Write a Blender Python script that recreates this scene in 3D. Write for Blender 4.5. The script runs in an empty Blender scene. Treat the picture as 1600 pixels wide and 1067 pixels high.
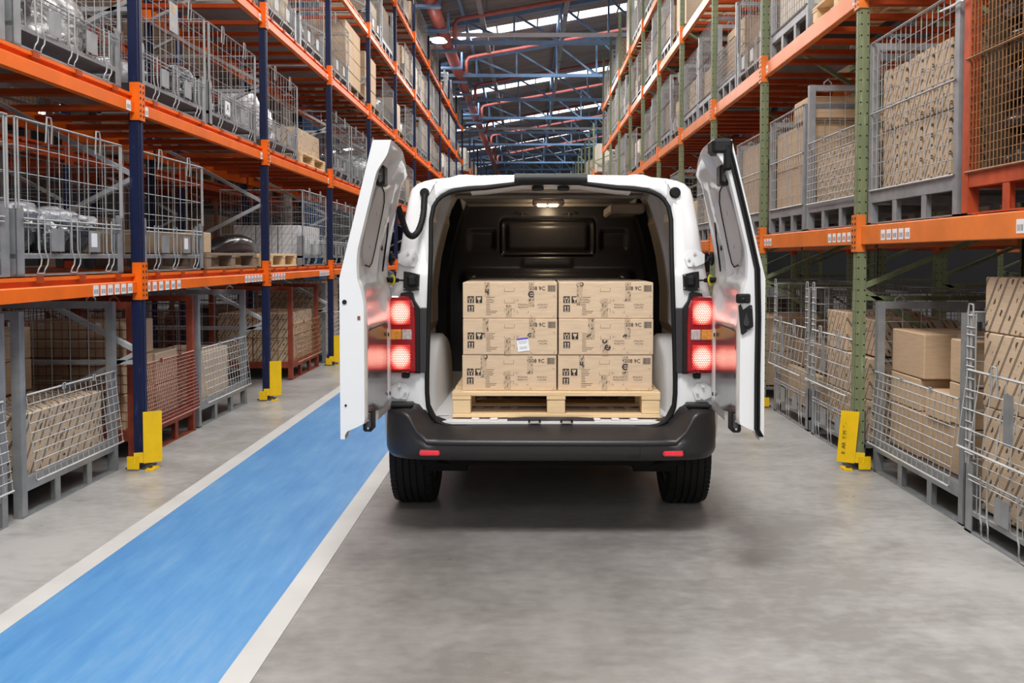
import bpy, bmesh, math, random
from mathutils import Vector, Matrix
C = bpy.context.scene.collection
SC = bpy.context.scene
PI = math.pi
RND = random.Random(7)

# ------------------------------------------------------------------ camera
CAM_H, CAM_F, CAM_X, CAM_P = 1.45, 1333.0, 828.0, 0.035
CAM_V = 402 + CAM_F * math.tan(CAM_P)
cam_data = bpy.data.cameras.new('camera')
cam_data.sensor_width = 36.0
cam_data.lens = CAM_F / 1600 * 36.0
cam_data.shift_x = -(CAM_X - 800) / 1600
cam_data.shift_y = -(533.5 - CAM_V) / 1600
cam_data.clip_end = 300
cam = bpy.data.objects.new('camera', cam_data)
cam.location = (0, 0, CAM_H)
cam.rotation_euler = (PI / 2 - CAM_P, 0, 0)
C.objects.link(cam)
SC.camera = cam

def ray(px, py):
    a, u = (px - CAM_X) / CAM_F, -(py - CAM_V) / CAM_F
    c, s = math.cos(CAM_P), math.sin(CAM_P)
    return a, c + s * u, -s + c * u
def at(px, py, Y):                      # the point of a sight line at depth Y
    a, b, d = ray(px, py)
    t = Y / b
    return a * t, CAM_H + d * t
def project(x, y, z):
    c, s = math.cos(CAM_P), math.sin(CAM_P)
    dz = z - CAM_H
    d = y * c - dz * s
    return CAM_X + CAM_F * x / d, CAM_V - CAM_F * (y * s + dz * c) / d

# ------------------------------------------------------------------ world, lights, exposure
SC.view_settings.view_transform = 'Standard'
SC.view_settings.look = 'None'
SC.view_settings.gamma = 1.0
SC.view_settings.use_curve_mapping = False
SC.view_settings.exposure = 0.0
world = bpy.data.worlds.new('hall_daylight')
world.use_nodes = True
SC.world = world
world.node_tree.nodes['Background'].inputs[0].default_value = (0.86, 0.93, 1.0, 1)
world.node_tree.nodes['Background'].inputs[1].default_value = 0.5

def area_light(name, loc, rot, sx, sy, power, color=(1, 1, 1)):
    d = bpy.data.lights.new(name, 'AREA')
    d.shape = 'RECTANGLE'
    d.size, d.size_y = sx, sy
    d.energy = power
    d.color = color
    o = bpy.data.objects.new(name, d)
    o.location, o.rotation_euler = loc, rot
    C.objects.link(o)
    return o

ROOF_MID, ROOF_SLOPE = 8.85, 0.177
def roof_z(x):
    return ROOF_MID + ROOF_SLOPE * x
ROOF_TILT = math.atan(ROOF_SLOPE)
STRIP_Y = [-8.6 + 9.0 * k for k in range(12)]
for k, y in enumerate(STRIP_Y):         # daylight through the roof strips
    if y < 60:
        area_light('skylight_daylight', (0.4, y, roof_z(0.4) - 0.06), (0, -ROOF_TILT, 0), 13, 0.9, 380, (0.97, 0.985, 1.0))
# added fill lights without fixtures, over the aisle and high behind the camera
for y, ly, pw in ((0.7, 1.6, 480), (7.5, 4.5, 170), (14, 4.5, 260), (21, 4.5, 300), (28, 4.5, 300)):
    area_light('aisle_fill_light', (-0.2, y, 7.1), (0, 0, 0), 1.6, ly, pw, (1.0, 0.98, 0.95))
area_light('front_fill_light', (0.1, -10.5, 6.3), (math.radians(71), 0, 0), 6.5, 3.2, 480, (1.0, 0.985, 0.96))  # added frontal fill on the van, no opening behind it

# ------------------------------------------------------------------ materials
M = {}
def new_mat(name):
    m = bpy.data.materials.new(name)
    m.use_nodes = True
    nt = m.node_tree
    return m, nt, nt.nodes['Principled BSDF']
def N(nt, kind, **kw):
    n = nt.nodes.new(kind)
    for k, v in kw.items():
        setattr(n, k, v)
    return n
def ramp(nt, fac, stops, interp='LINEAR'):
    r = N(nt, 'ShaderNodeValToRGB')
    r.color_ramp.interpolation = interp
    els = r.color_ramp.elements
    while len(els) < len(stops):
        els.new(0.5)
    for e, (p, c) in zip(els, stops):
        e.position = p
        e.color = (*c, 1) if len(c) == 3 else c
    nt.links.new(fac, r.inputs[0])
    return r.outputs[0]
def mixc(nt, fac, a, b, mode='MIX'):
    m = N(nt, 'ShaderNodeMix', data_type='RGBA', blend_type=mode)
    for sock, v in ((m.inputs[0], fac), (m.inputs[6], a), (m.inputs[7], b)):
        if hasattr(v, 'links'):
            nt.links.new(v, sock)
        elif isinstance(v, (int, float)):
            sock.default_value = v
        else:
            sock.default_value = (*v, 1)
    return m.outputs[2]
def math_n(nt, op, a, b=None, c=None):
    m = N(nt, 'ShaderNodeMath', operation=op)
    for i, v in enumerate((a, b, c)):
        if v is None:
            continue
        if hasattr(v, 'links'):
            nt.links.new(v, m.inputs[i])
        else:
            m.inputs[i].default_value = v
    return m.outputs[0]
def obj_coord(nt):
    return N(nt, 'ShaderNodeTexCoord').outputs['Object']
def noise(nt, vec, scale, detail=3, rough=0.55):
    n = N(nt, 'ShaderNodeTexNoise')
    n.inputs['Scale'].default_value = scale
    n.inputs['Detail'].default_value = detail
    n.inputs['Roughness'].default_value = rough
    nt.links.new(vec, n.inputs['Vector'])
    return n.outputs['Fac']
def mapping(nt, vec, scale=(1, 1, 1), rot=(0, 0, 0)):
    n = N(nt, 'ShaderNodeMapping')
    n.inputs['Scale'].default_value = scale
    n.inputs['Rotation'].default_value = rot
    nt.links.new(vec, n.inputs['Vector'])
    return n.outputs[0]
def bump(nt, bsdf, height, strength=0.2, dist=0.01):
    b = N(nt, 'ShaderNodeBump')
    b.inputs['Strength'].default_value = strength
    b.inputs['Distance'].default_value = dist
    nt.links.new(height, b.inputs['Height'])
    nt.links.new(b.outputs[0], bsdf.inputs['Normal'])
def simple(name, col, rough=0.5, metal=0.0, var=0.12, scale=6.0, coat=0.0, bumpy=0.0, spec=None):
    m, nt, b = new_mat(name)
    f = noise(nt, obj_coord(nt), scale)
    lo = tuple(c * (1 - var) for c in col)
    hi = tuple(min(1, c * (1 + var)) for c in col)
    nt.links.new(ramp(nt, f, [(0.3, lo), (0.7, hi)]), b.inputs['Base Color'])
    b.inputs['Roughness'].default_value = rough
    b.inputs['Metallic'].default_value = metal
    b.inputs['Coat Weight'].default_value = coat
    b.inputs['Coat Roughness'].default_value = 0.08
    if spec is not None:
        b.inputs['Specular IOR Level'].default_value = spec
    if bumpy:
        bump(nt, b, noise(nt, obj_coord(nt), scale * 6, 4), bumpy)
    M[name] = m
    return m
simple('van_white', (0.77, 0.77, 0.775), 0.28, var=0.01, coat=0.6)
simple('van_inner_white', (0.70, 0.69, 0.69), 0.4, var=0.02)
simple('recess_grey', (0.56, 0.55, 0.56), 0.45, var=0.02)
simple('trim_grey', (0.30, 0.29, 0.295), 0.2, metal=0.8, var=0.03)
simple('plastic_black', (0.012, 0.0115, 0.012), 0.45, var=0.1, spec=0.3)
simple('bumper_black', (0.022, 0.0195, 0.0205), 0.38, var=0.06, bumpy=0.02, spec=0.4)
simple('plate_grey', (0.042, 0.038, 0.042), 0.42, var=0.04, spec=0.3)
simple('rubber', (0.009, 0.009, 0.009), 0.62, var=0.2, spec=0.25)
simple('bulkhead_dark', (0.040, 0.037, 0.041), 0.27, var=0.06, spec=0.5)
simple('liner_dark', (0.010, 0.009, 0.009), 0.6, var=0.1, spec=0.12)
simple('liner_tan', (0.36, 0.29, 0.225), 0.55, var=0.04)
simple('liner_roof', (0.33, 0.30, 0.28), 0.5, var=0.04)
simple('zinc', (0.31, 0.32, 0.33), 0.46, metal=0.45, var=0.16, scale=9)
simple('zinc_wire', (0.38, 0.38, 0.375), 0.55, metal=0.3, var=0.12, scale=9)
simple('dark_steel', (0.075, 0.07, 0.068), 0.55, metal=0.3, var=0.3)
simple('brown_steel', (0.16, 0.06, 0.04), 0.6, var=0.25)
simple('red_steel', (0.25, 0.05, 0.026), 0.55, var=0.25, scale=10, spec=0.25)
simple('orange_steel', (0.42, 0.066, 0.022), 0.5, var=0.25, scale=10, spec=0.25)
simple('red_wire', (0.24, 0.06, 0.032), 0.5, metal=0.2, var=0.2)
simple('rusty_wire', (0.27, 0.13, 0.05), 0.5, metal=0.3, var=0.3, scale=14)
simple('rack_orange', (0.86, 0.15, 0.006), 0.40, var=0.10, scale=5, spec=0.3)
simple('rack_orange_pale', (0.76, 0.19, 0.03), 0.33, var=0.10, scale=5, spec=0.5)
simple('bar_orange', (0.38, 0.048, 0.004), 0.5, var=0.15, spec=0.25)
simple('brace_grey', (0.42, 0.43, 0.44), 0.5, metal=0.3, var=0.15)
simple('guard_yellow', (0.80, 0.50, 0.0), 0.42, var=0.06, scale=12)
simple('truss_blue', (0.16, 0.28, 0.47), 0.5, var=0.1)
simple('truss_white', (0.72, 0.76, 0.80), 0.5, var=0.05)
simple('column_blue', (0.035, 0.25, 0.58), 0.5, var=0.1)
simple('pipe_cream', (0.70, 0.64, 0.56), 0.5, var=0.08)
simple('pipe_red', (0.46, 0.12, 0.10), 0.4, var=0.12)
simple('plywood', (0.5, 0.33, 0.17), 0.6, var=0.15)
simple('paper_white', (0.82, 0.82, 0.84), 0.5, var=0.02)
simple('paper_grey', (0.50, 0.51, 0.53), 0.5, var=0.05)
simple('paper_blue', (0.10, 0.09, 0.45), 0.5, var=0.05)
simple('ink', (0.022, 0.02, 0.022), 0.6, var=0.1)
simple('ink_soft', (0.10, 0.065, 0.045), 0.6, var=0.1)
simple('tape_clear', (0.62, 0.55, 0.50), 0.16, var=0.1, scale=30)
simple('yellow_tie', (0.85, 0.75, 0.05), 0.4, var=0.05)
simple('tie_white', (0.85, 0.85, 0.85), 0.4, var=0.03)
simple('teal_card', (0.05, 0.22, 0.20), 0.5, var=0.1)
simple('wall_paint', (0.022, 0.022, 0.024), 0.8, var=0.1, scale=0.6)
simple('line_white', (0.47, 0.455, 0.435), 0.6, var=0.07, scale=3, bumpy=0.05)
simple('car_part_black', (0.02, 0.02, 0.022), 0.2, var=0.1, coat=0.5)
simple('tank_grey', (0.16, 0.18, 0.21), 0.5, var=0.1)
simple('chrome', (0.7, 0.7, 0.7), 0.15, metal=1.0, var=0.03)
def perforated(name, col, pitch, hole):
    m, nt, b = new_mat(name)
    co = obj_coord(nt)
    sep = N(nt, 'ShaderNodeSeparateXYZ')
    nt.links.new(co, sep.inputs[0])
    dz = math_n(nt, 'PINGPONG', math_n(nt, 'ADD', sep.outputs[2], 20.0), pitch / 2)
    gs = []
    for ax, lim in ((0, 1), (1, 1)):
        d = math_n(nt, 'ABSOLUTE', math_n(nt, 'SUBTRACT', math_n(nt, 'ABSOLUTE', sep.outputs[ax]), 0.022))
        gs.append(math_n(nt, 'LESS_THAN', math_n(nt, 'ADD', math_n(nt, 'MULTIPLY', d, d), math_n(nt, 'MULTIPLY', dz, dz)), hole * hole))
    g = N(nt, 'ShaderNodeNewGeometry')
    sn = N(nt, 'ShaderNodeSeparateXYZ')
    nt.links.new(g.outputs['Normal'], sn.inputs[0])
    on_x = math_n(nt, 'GREATER_THAN', math_n(nt, 'ABSOLUTE', sn.outputs[0]), 0.7)
    sel = math_n(nt, 'ADD', math_n(nt, 'MULTIPLY', on_x, gs[1]), math_n(nt, 'MULTIPLY', math_n(nt, 'SUBTRACT', 1.0, on_x), gs[0]))
    f = noise(nt, mapping(nt, co, (8, 8, 1.2)), 4.0, 4)
    base = ramp(nt, f, [(0.3, tuple(c * 0.8 for c in col)), (0.62, col), (0.78, tuple(min(1, c * 1.6 + 0.05) for c in col))])
    nt.links.new(mixc(nt, sel, base, (0.01, 0.01, 0.01)), b.inputs['Base Color'])
    b.inputs['Roughness'].default_value = 0.48
    b.inputs['Specular IOR Level'].default_value = 0.3
    M[name] = m
perforated('post_blue', (0.008, 0.014, 0.058), 0.05, 0.005)
perforated('post_green', (0.205, 0.235, 0.125), 0.075, 0.006)

def cardboard(name, col, stripes=0.0, flutes=False, dots=True, dark=(0.035, 0.028, 0.025)):
    m, nt, b = new_mat(name)
    co = obj_coord(nt)
    f = noise(nt, mapping(nt, co, (2, 2, 14)), 5, 3)
    base = ramp(nt, f, [(0.3, tuple(c * 0.9 for c in col)), (0.7, tuple(c * 1.06 for c in col))])
    if stripes:
        sep = N(nt, 'ShaderNodeSeparateXYZ')
        nt.links.new(co, sep.inputs[0])
        s = math_n(nt, 'SUBTRACT', math_n(nt, 'MULTIPLY', math_n(nt, 'ADD', sep.outputs[0], sep.outputs[1]), -1.0), math_n(nt, 'MULTIPLY', sep.outputs[2], 0.62))
        u = math_n(nt, 'DIVIDE', math_n(nt, 'ADD', s, 30.0), stripes)
        fr = math_n(nt, 'FRACT', u)
        bar = math_n(nt, 'LESS_THAN', fr, 0.19)
        gap = math_n(nt, 'LESS_THAN', math_n(nt, 'ABSOLUTE', math_n(nt, 'SUBTRACT', fr, 0.095)), 0.016)
        bar = math_n(nt, 'MULTIPLY', bar, math_n(nt, 'SUBTRACT', 1.0, gap))
        row = math_n(nt, 'LESS_THAN', math_n(nt, 'ABSOLUTE', math_n(nt, 'SUBTRACT', fr, 0.60)), 0.10)
        v = N(nt, 'ShaderNodeTexVoronoi')
        v.inputs['Scale'].default_value = 1.9 / stripes
        nt.links.new(co, v.inputs['Vector'])
        blob = math_n(nt, 'LESS_THAN', v.outputs['Distance'], 0.42)
        brk = math_n(nt, 'GREATER_THAN', noise(nt, co, 0.8 / stripes, 1), 0.43)
        blob = math_n(nt, 'MULTIPLY', math_n(nt, 'MULTIPLY', row, blob), brk)
        pr = math_n(nt, 'MAXIMUM', math_n(nt, 'MULTIPLY', bar, math_n(nt, 'GREATER_THAN', noise(nt, co, 0.5 / stripes, 1), 0.33)), blob if dots else 0.0)
        base = mixc(nt, math_n(nt, 'MULTIPLY', pr, 0.93), base, dark)
    nt.links.new(base, b.inputs['Base Color'])
    b.inputs['Roughness'].default_value = 0.72
    bump(nt, b, noise(nt, mapping(nt, co, (3, 3, 60)), 6, 2), 0.06)
    M[name] = m
cardboard('carton_plain', (0.55, 0.385, 0.24))
cardboard('carton_light', (0.60, 0.47, 0.34))
cardboard('carton_van', (0.63, 0.465, 0.315))
cardboard('carton_striped', (0.63, 0.47, 0.32), 0.092)
cardboard('carton_striped_fine', (0.62, 0.455, 0.305), 0.078)
cardboard('carton_pale', (0.74, 0.66, 0.56))
cardboard('carton_white', (0.70, 0.70, 0.70), 0.06, dots=False, dark=(0.38, 0.39, 0.42))
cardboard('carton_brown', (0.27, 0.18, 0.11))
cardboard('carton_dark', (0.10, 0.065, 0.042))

def wood(name, col):
    m, nt, b = new_mat(name)
    co = obj_coord(nt)
    f = noise(nt, mapping(nt, co, (26, 1.6, 26)), 2.0, 4, 0.55)
    base = ramp(nt, f, [(0.28, tuple(c * 0.84 for c in col)), (0.52, col), (0.75, tuple(min(1, c * 1.1) for c in col))])
    k = N(nt, 'ShaderNodeTexVoronoi')
    k.inputs['Scale'].default_value = 5.0
    nt.links.new(mapping(nt, co, (0.6, 1.6, 1.6)), k.inputs['Vector'])
    knot = math_n(nt, 'LESS_THAN', k.outputs['Distance'], 0.06)
    nt.links.new(mixc(nt, math_n(nt, 'MULTIPLY', knot, 0.7), base, tuple(c * 0.35 for c in col)), b.inputs['Base Color'])
    b.inputs['Roughness'].default_value = 0.6
    bump(nt, b, f, 0.15)
    M[name] = m
wood('wood_new', (0.74, 0.53, 0.30))
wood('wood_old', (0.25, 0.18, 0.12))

def wrap(name, lo, hi, rough):
    m, nt, b = new_mat(name)
    co = obj_coord(nt)
    f = noise(nt, co, 7, 4, 0.6)
    nt.links.new(ramp(nt, f, [(0.34, lo), (0.66, hi)]), b.inputs['Base Color'])
    b.inputs['Roughness'].default_value = rough
    b.inputs['Coat Weight'].default_value = 0.7
    b.inputs['Coat Roughness'].default_value = 0.12
    v = N(nt, 'ShaderNodeTexVoronoi', feature='DISTANCE_TO_EDGE')
    v.inputs['Scale'].default_value = 11
    w = mapping(nt, co, (1, 1, 1.7))
    nt.links.new(w, v.inputs['Vector'])
    bump(nt, b, math_n(nt, 'ADD', v.outputs['Distance'], noise(nt, co, 18, 4)), 0.8, 0.03)
    M[name] = m
wrap('wrap_silver', (0.16, 0.155, 0.155), (0.58, 0.56, 0.55), 0.3)
wrap('wrap_black', (0.01, 0.01, 0.012), (0.06, 0.062, 0.07), 0.25)
wrap('wrap_clear', (0.22, 0.23, 0.25), (0.55, 0.56, 0.6), 0.22)
wrap('wrap_white', (0.6, 0.61, 0.63), (0.9, 0.9, 0.9), 0.3)

def floor_mats():
    m, nt, b = new_mat('concrete')
    co = obj_coord(nt)
    # the drive lane between the painted walkway and the green-post rack is toned darker
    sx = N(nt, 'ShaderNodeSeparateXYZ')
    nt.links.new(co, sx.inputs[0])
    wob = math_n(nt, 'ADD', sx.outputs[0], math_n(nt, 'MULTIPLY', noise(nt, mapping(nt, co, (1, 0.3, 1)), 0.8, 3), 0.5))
    worn = ramp(nt, math_n(nt, 'DIVIDE', math_n(nt, 'ABSOLUTE', math_n(nt, 'SUBTRACT', wob, 0.1)), 2.0), [(0.22, (0.64, 0.62, 0.61)), (0.62, (1, 1, 1))])  # factor that darkens a soft-edged band along the lane
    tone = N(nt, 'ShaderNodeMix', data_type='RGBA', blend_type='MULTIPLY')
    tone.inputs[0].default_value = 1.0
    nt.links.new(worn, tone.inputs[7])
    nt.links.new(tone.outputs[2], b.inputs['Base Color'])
    n1 = noise(nt, mapping(nt, co, (1, 0.45, 1)), 0.9, 6, 0.62)
    n2 = noise(nt, mapping(nt, co, (0.8, 1.3, 1)), 2.2, 5, 0.58)
    n3 = noise(nt, mapping(nt, co, (1.3, 2.2, 1)), 9, 3, 0.55)
    mix = math_n(nt, 'ADD', math_n(nt, 'ADD', math_n(nt, 'MULTIPLY', n1, 0.62), math_n(nt, 'MULTIPLY', n2, 0.40)), math_n(nt, 'MULTIPLY', math_n(nt, 'SUBTRACT', n3, 0.5), 0.30))
    nt.links.new(ramp(nt, mix, [(0.42, (0.262, 0.249, 0.235)), (0.51, (0.325, 0.314, 0.30)), (0.61, (0.395, 0.383, 0.366))]), tone.inputs[6])
    nt.links.new(ramp(nt, n2, [(0.3, (0.27,) * 3), (0.7, (0.36,) * 3)]), b.inputs['Roughness'])
    b.inputs['Specular IOR Level'].default_value = 0.42
    bump(nt, b, n2, 0.04)
    M['concrete'] = m
    m, nt, b = new_mat('lane_blue')
    co = obj_coord(nt)
    n1 = noise(nt, mapping(nt, co, (1.2, 0.4, 1)), 1.6, 6, 0.65)
    n2 = noise(nt, mapping(nt, co, (5, 0.6, 1)), 3.0, 5, 0.7)
    mix = math_n(nt, 'ADD', math_n(nt, 'MULTIPLY', n1, 0.6), math_n(nt, 'MULTIPLY', n2, 0.4))
    nt.links.new(ramp(nt, mix, [(0.34, (0.040, 0.168, 0.395)), (0.52, (0.080, 0.235, 0.455)), (0.68, (0.165, 0.30, 0.47))]), b.inputs['Base Color'])
    b.inputs['Roughness'].default_value = 0.5
    bump(nt, b, n2, 0.04)
    M['lane_blue'] = m
    m, nt, b = new_mat('roof_sheet')
    co = obj_coord(nt)
    f = noise(nt, mapping(nt, co, (0.4, 2, 1)), 1.5, 4)
    nt.links.new(ramp(nt, f, [(0.3, (0.20, 0.185, 0.18)), (0.7, (0.30, 0.285, 0.28))]), b.inputs['Base Color'])
    b.inputs['Roughness'].default_value = 0.6
    M['roof_sheet'] = m
floor_mats()

def emitter(name, col, strength):
    m, nt, b = new_mat(name)
    b.inputs['Base Color'].default_value = (*col, 1)
    b.inputs['Emission Color'].default_value = (*col, 1)
    b.inputs['Emission Strength'].default_value = strength
    M[name] = m
emitter('skylight_glow', (0.95, 0.98, 1.0), 2.6)
emitter('lamp_glow', (1.0, 0.98, 0.94), 6.0)
emitter('cargo_lamp_glow', (1.0, 0.74, 0.42), 5.0)

def barcode_mat():
    m, nt, b = new_mat('barcode')
    co = obj_coord(nt)
    f = noise(nt, mapping(nt, co, (260, 260, 0)), 1.0, 0)
    nt.links.new(ramp(nt, f, [(0.48, (0.03, 0.03, 0.03)), (0.5, (0.75, 0.75, 0.75))], 'CONSTANT'), b.inputs['Base Color'])
    M['barcode'] = m
barcode_mat()
def tape_print():
    m, nt, b = new_mat('tape_print')
    co = obj_coord(nt)
    f = noise(nt, mapping(nt, co, (90, 90, 55)), 1.0, 2)
    g = noise(nt, co, 20, 2)
    base = ramp(nt, g, [(0.3, (0.47, 0.345, 0.23)), (0.66, (0.55, 0.41, 0.285)), (0.82, (0.64, 0.53, 0.44))])
    k = ramp(nt, f, [(0.56, (0, 0, 0)), (0.61, (0.8, 0.8, 0.8))])
    nt.links.new(mixc(nt, k, base, (0.03, 0.025, 0.025)), b.inputs['Base Color'])
    b.inputs['Roughness'].default_value = 0.22
    M['tape_print'] = m
tape_print()
def tail_cell():
    m, nt, b = new_mat('brake_light_cell')
    co = obj_coord(nt)
    sep = N(nt, 'ShaderNodeSeparateXYZ')
    nt.links.new(co, sep.inputs[0])
    r2 = math_n(nt, 'ADD', math_n(nt, 'POWER', math_n(nt, 'DIVIDE', sep.outputs[0], 0.062), 2.0), math_n(nt, 'POWER', math_n(nt, 'DIVIDE', sep.outputs[2], 0.07), 2.0))
    core = math_n(nt, 'MAXIMUM', 0.0, math_n(nt, 'SUBTRACT', 1.0, r2))
    v = N(nt, 'ShaderNodeTexBrick')
    v.inputs['Scale'].default_value = 1.0
    v.inputs['Brick Width'].default_value = 0.011
    v.inputs['Row Height'].default_value = 0.009
    v.inputs['Mortar Size'].default_value = 0.0024
    v.inputs['Color1'].default_value = (1, 1, 1, 1)
    v.inputs['Color2'].default_value = (0.75, 0.75, 0.75, 1)
    v.inputs['Mortar'].default_value = (0.12, 0.12, 0.12, 1)
    nt.links.new(mapping(nt, co, (1, 1, 1), (-PI / 2, 0, 0)), v.inputs['Vector'])
    st = math_n(nt, 'MULTIPLY', math_n(nt, 'ADD', 0.75, math_n(nt, 'MULTIPLY', core, 6.6)), v.outputs['Color'])
    b.inputs['Base Color'].default_value = (0.5, 0.02, 0.02, 1)
    nt.links.new(ramp(nt, core, [(0.0, (1.0, 0.03, 0.025)), (0.3, (1.0, 0.14, 0.10)), (0.65, (1.0, 0.42, 0.32))]), b.inputs['Emission Color'])
    nt.links.new(st, b.inputs['Emission Strength'])
    M['brake_light_cell'] = m
tail_cell()
m, nt, b = new_mat('red_lens')
b.inputs['Base Color'].default_value = (0.32, 0.004, 0.009, 1)
b.inputs['Roughness'].default_value = 0.1
b.inputs['Coat Weight'].default_value = 1.0
b.inputs['Emission Color'].default_value = (0.8, 0.0, 0.01, 1)
b.inputs['Emission Strength'].default_value = 0.02
nt.links.new(ramp(nt, noise(nt, obj_coord(nt), 30), [(0.3, (0.24, 0.002, 0.006)), (0.7, (0.34, 0.004, 0.010))]), b.inputs['Base Color'])
M['red_lens'] = m
simple('amber_lens', (0.75, 0.30, 0.05), 0.15, var=0.3, scale=60, coat=1)
simple('clear_lens', (0.55, 0.45, 0.44), 0.15, var=0.3, scale=60, coat=1)
simple('reflector_red', (0.75, 0.01, 0.03), 0.2, var=0.1, scale=60, coat=1)

# ------------------------------------------------------------------ mesh helpers
class MB:
    def __init__(s):
        s.v, s.f = [], []
    def add(s, vs, fs):
        o = len(s.v)
        s.v += [tuple(p) for p in vs]
        s.f += [tuple(o + i for i in q) for q in fs]
        return s
    def box(s, a, b):
        x0, y0, z0 = a
        x1, y1, z1 = b
        return s.add([(x0, y0, z0), (x1, y0, z0), (x1, y1, z0), (x0, y1, z0), (x0, y0, z1), (x1, y0, z1), (x1, y1, z1), (x0, y1, z1)],
                     [(0, 3, 2, 1), (4, 5, 6, 7), (0, 1, 5, 4), (1, 2, 6, 5), (2, 3, 7, 6), (3, 0, 4, 7)])
    def cbox(s, a, b, c):
        """box with chamfered edges"""
        bm = bmesh.new()
        bmesh.ops.create_cube(bm, size=1)
        for v in bm.verts:
            v.co = Vector([a[i] + (b[i] - a[i]) * (v.co[i] + 0.5) for i in range(3)])
        bmesh.ops.bevel(bm, geom=bm.edges[:], offset=c, segments=1, affect='EDGES')
        bm.verts.index_update()
        s.add([v.co[:] for v in bm.verts], [[v.index for v in f.verts] for f in bm.faces])
        bm.free()
        return s
    def rod(s, p, q, r, n=4, caps=False):
        p, q = Vector(p), Vector(q)
        d = (q - p).normalized()
        u = d.orthogonal().normalized()
        w = d.cross(u)
        vs = [tuple(c + r * (math.cos(t) * u + math.sin(t) * w)) for c in (p, q) for t in [2 * PI * (k + 0.5) / n for k in range(n)]]
        fs = [(k, (k + 1) % n, n + (k + 1) % n, n + k) for k in range(n)]
        if caps:
            fs += [tuple(range(n - 1, -1, -1)), tuple(range(n, 2 * n))]
        return s.add(vs, fs)
    def bar(s, p, q, w, h, up=(0, 0, 1)):
        """rectangular bar from p to q, w across, h along up"""
        p, q, up = Vector(p), Vector(q), Vector(up)
        d = (q - p).normalized()
        a = d.cross(up).normalized() * (w / 2)
        b = a.cross(d).normalized() * (h / 2)
        vs = [tuple(c + i * a + j * b) for c in (p, q) for i, j in ((-1, -1), (1, -1), (1, 1), (-1, 1))]
        return s.add(vs, [(3, 2, 1, 0), (4, 5, 6, 7), (0, 1, 5, 4), (1, 2, 6, 5), (2, 3, 7, 6), (3, 0, 4, 7)])
    def tube(s, pts, r, n=6, closed=False, caps=True):
        pts = [Vector(p) for p in pts]
        m = len(pts)
        rings = []
        prev = None
        for i, p in enumerate(pts):
            if closed:
                d = pts[(i + 1) % m] - pts[i - 1]
            else:
                d = pts[min(i + 1, m - 1)] - pts[max(i - 1, 0)]
            d.normalize()
            u = d.orthogonal().normalized() if prev is None else (prev - d * prev.dot(d)).normalized()
            prev = u
            w = d.cross(u)
            rr = r[i] if isinstance(r, (list, tuple)) else r
            rings.append([tuple(p + rr * (math.cos(t) * u + math.sin(t) * w)) for t in [2 * PI * k / n for k in range(n)]])
        vs = [v for ring in rings for v in ring]
        fs = []
        for i in range(m if closed else m - 1):
            j = (i + 1) % m
            fs += [(i * n + k, i * n + (k + 1) % n, j * n + (k + 1) % n, j * n + k) for k in range(n)]
        if not closed and caps:
            fs += [tuple(range(n - 1, -1, -1)), tuple(range((m - 1) * n, m * n))]
        return s.add(vs, fs)
    def prism(s, poly, vec):
        """planar polygon (3-D points) swept along vec"""
        n = len(poly)
        vec = Vector(vec)
        vs = [tuple(p) for p in poly] + [tuple(Vector(p) + vec) for p in poly]
        return s.add(vs, [tuple(range(n - 1, -1, -1)), tuple(range(n, 2 * n))] + [(k, (k + 1) % n, n + (k + 1) % n, n + k) for k in range(n)])
    def disc(s, c, axis, r, h, n=14, r2=None):
        c, ax = Vector(c), Vector(axis).normalized()
        return s.tube([c, c + ax * h], [r, r if r2 is None else r2], n)
    def grid(s, rows, closed_v=False):
        """rows of points, each the same length"""
        n = len(rows[0])
        vs = [p for r in rows for p in r]
        fs = []
        for i in range(len(rows) - 1):
            for j in range(n if closed_v else n - 1):
                k = (j + 1) % n
                fs.append((i * n + j, i * n + k, (i + 1) * n + k, (i + 1) * n + j))
        return s.add(vs, fs)
    def mesh(s, name, mat, smooth=False, angle=None):
        me = bpy.data.meshes.new(name)
        me.from_pydata(s.v, [], s.f)
        if mat is not None:
            me.materials.append(M[mat] if isinstance(mat, str) else mat)
        bm = bmesh.new()
        bm.from_mesh(me)
        bmesh.ops.recalc_face_normals(bm, faces=bm.faces[:])
        bm.to_mesh(me)
        bm.free()
        if smooth:
            me.shade_smooth()
            if angle:
                me.set_sharp_from_angle(angle=math.radians(angle))
        me.update()
        return me
    def build(s, name, mat, parent=None, smooth=False, angle=None, loc=(0, 0, 0), kind=None, label=None):
        o = bpy.data.objects.new(name, s.mesh(name, mat, smooth, angle))
        o.location = loc
        o.parent = parent
        C.objects.link(o)
        if kind:
            o['kind'] = kind
        if label:
            o['label'] = label
        return o

def thing(name, label, cat, loc=(0, 0, 0), rz=0.0, group=None):
    o = bpy.data.objects.new(name, None)
    o.empty_display_size = 0.1
    o.location, o.rotation_euler = loc, (0, 0, rz)
    tag(o, label, cat, group)
    C.objects.link(o)
    return o
def tag(o, label, cat, group=None):
    o['label'], o['category'] = label, cat
    if group:
        o['group'] = group
    return o
def place(name, me, parent=None, loc=(0, 0, 0), rot=(0, 0, 0), kind=None, label=None):
    o = bpy.data.objects.new(name, me)
    o.location, o.rotation_euler, o.parent = loc, rot, parent
    C.objects.link(o)
    if kind:
        o['kind'] = kind
    if label:
        o['label'] = label
    return o
def structure(o):
    o['kind'] = 'structure'
    return o
def copy_tree(root, loc, rz, label, group=None):
    r = root.copy()
    C.objects.link(r)
    r.location, r.rotation_euler = loc, (0, 0, rz)
    r['label'] = label
    if group:
        r['group'] = group
    for ch in list(root.children):
        c = ch.copy()
        C.objects.link(c)
        c.parent = r
        for g in ch.children:
            d = g.copy()
            C.objects.link(d)
            d.parent = c
    return r
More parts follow.
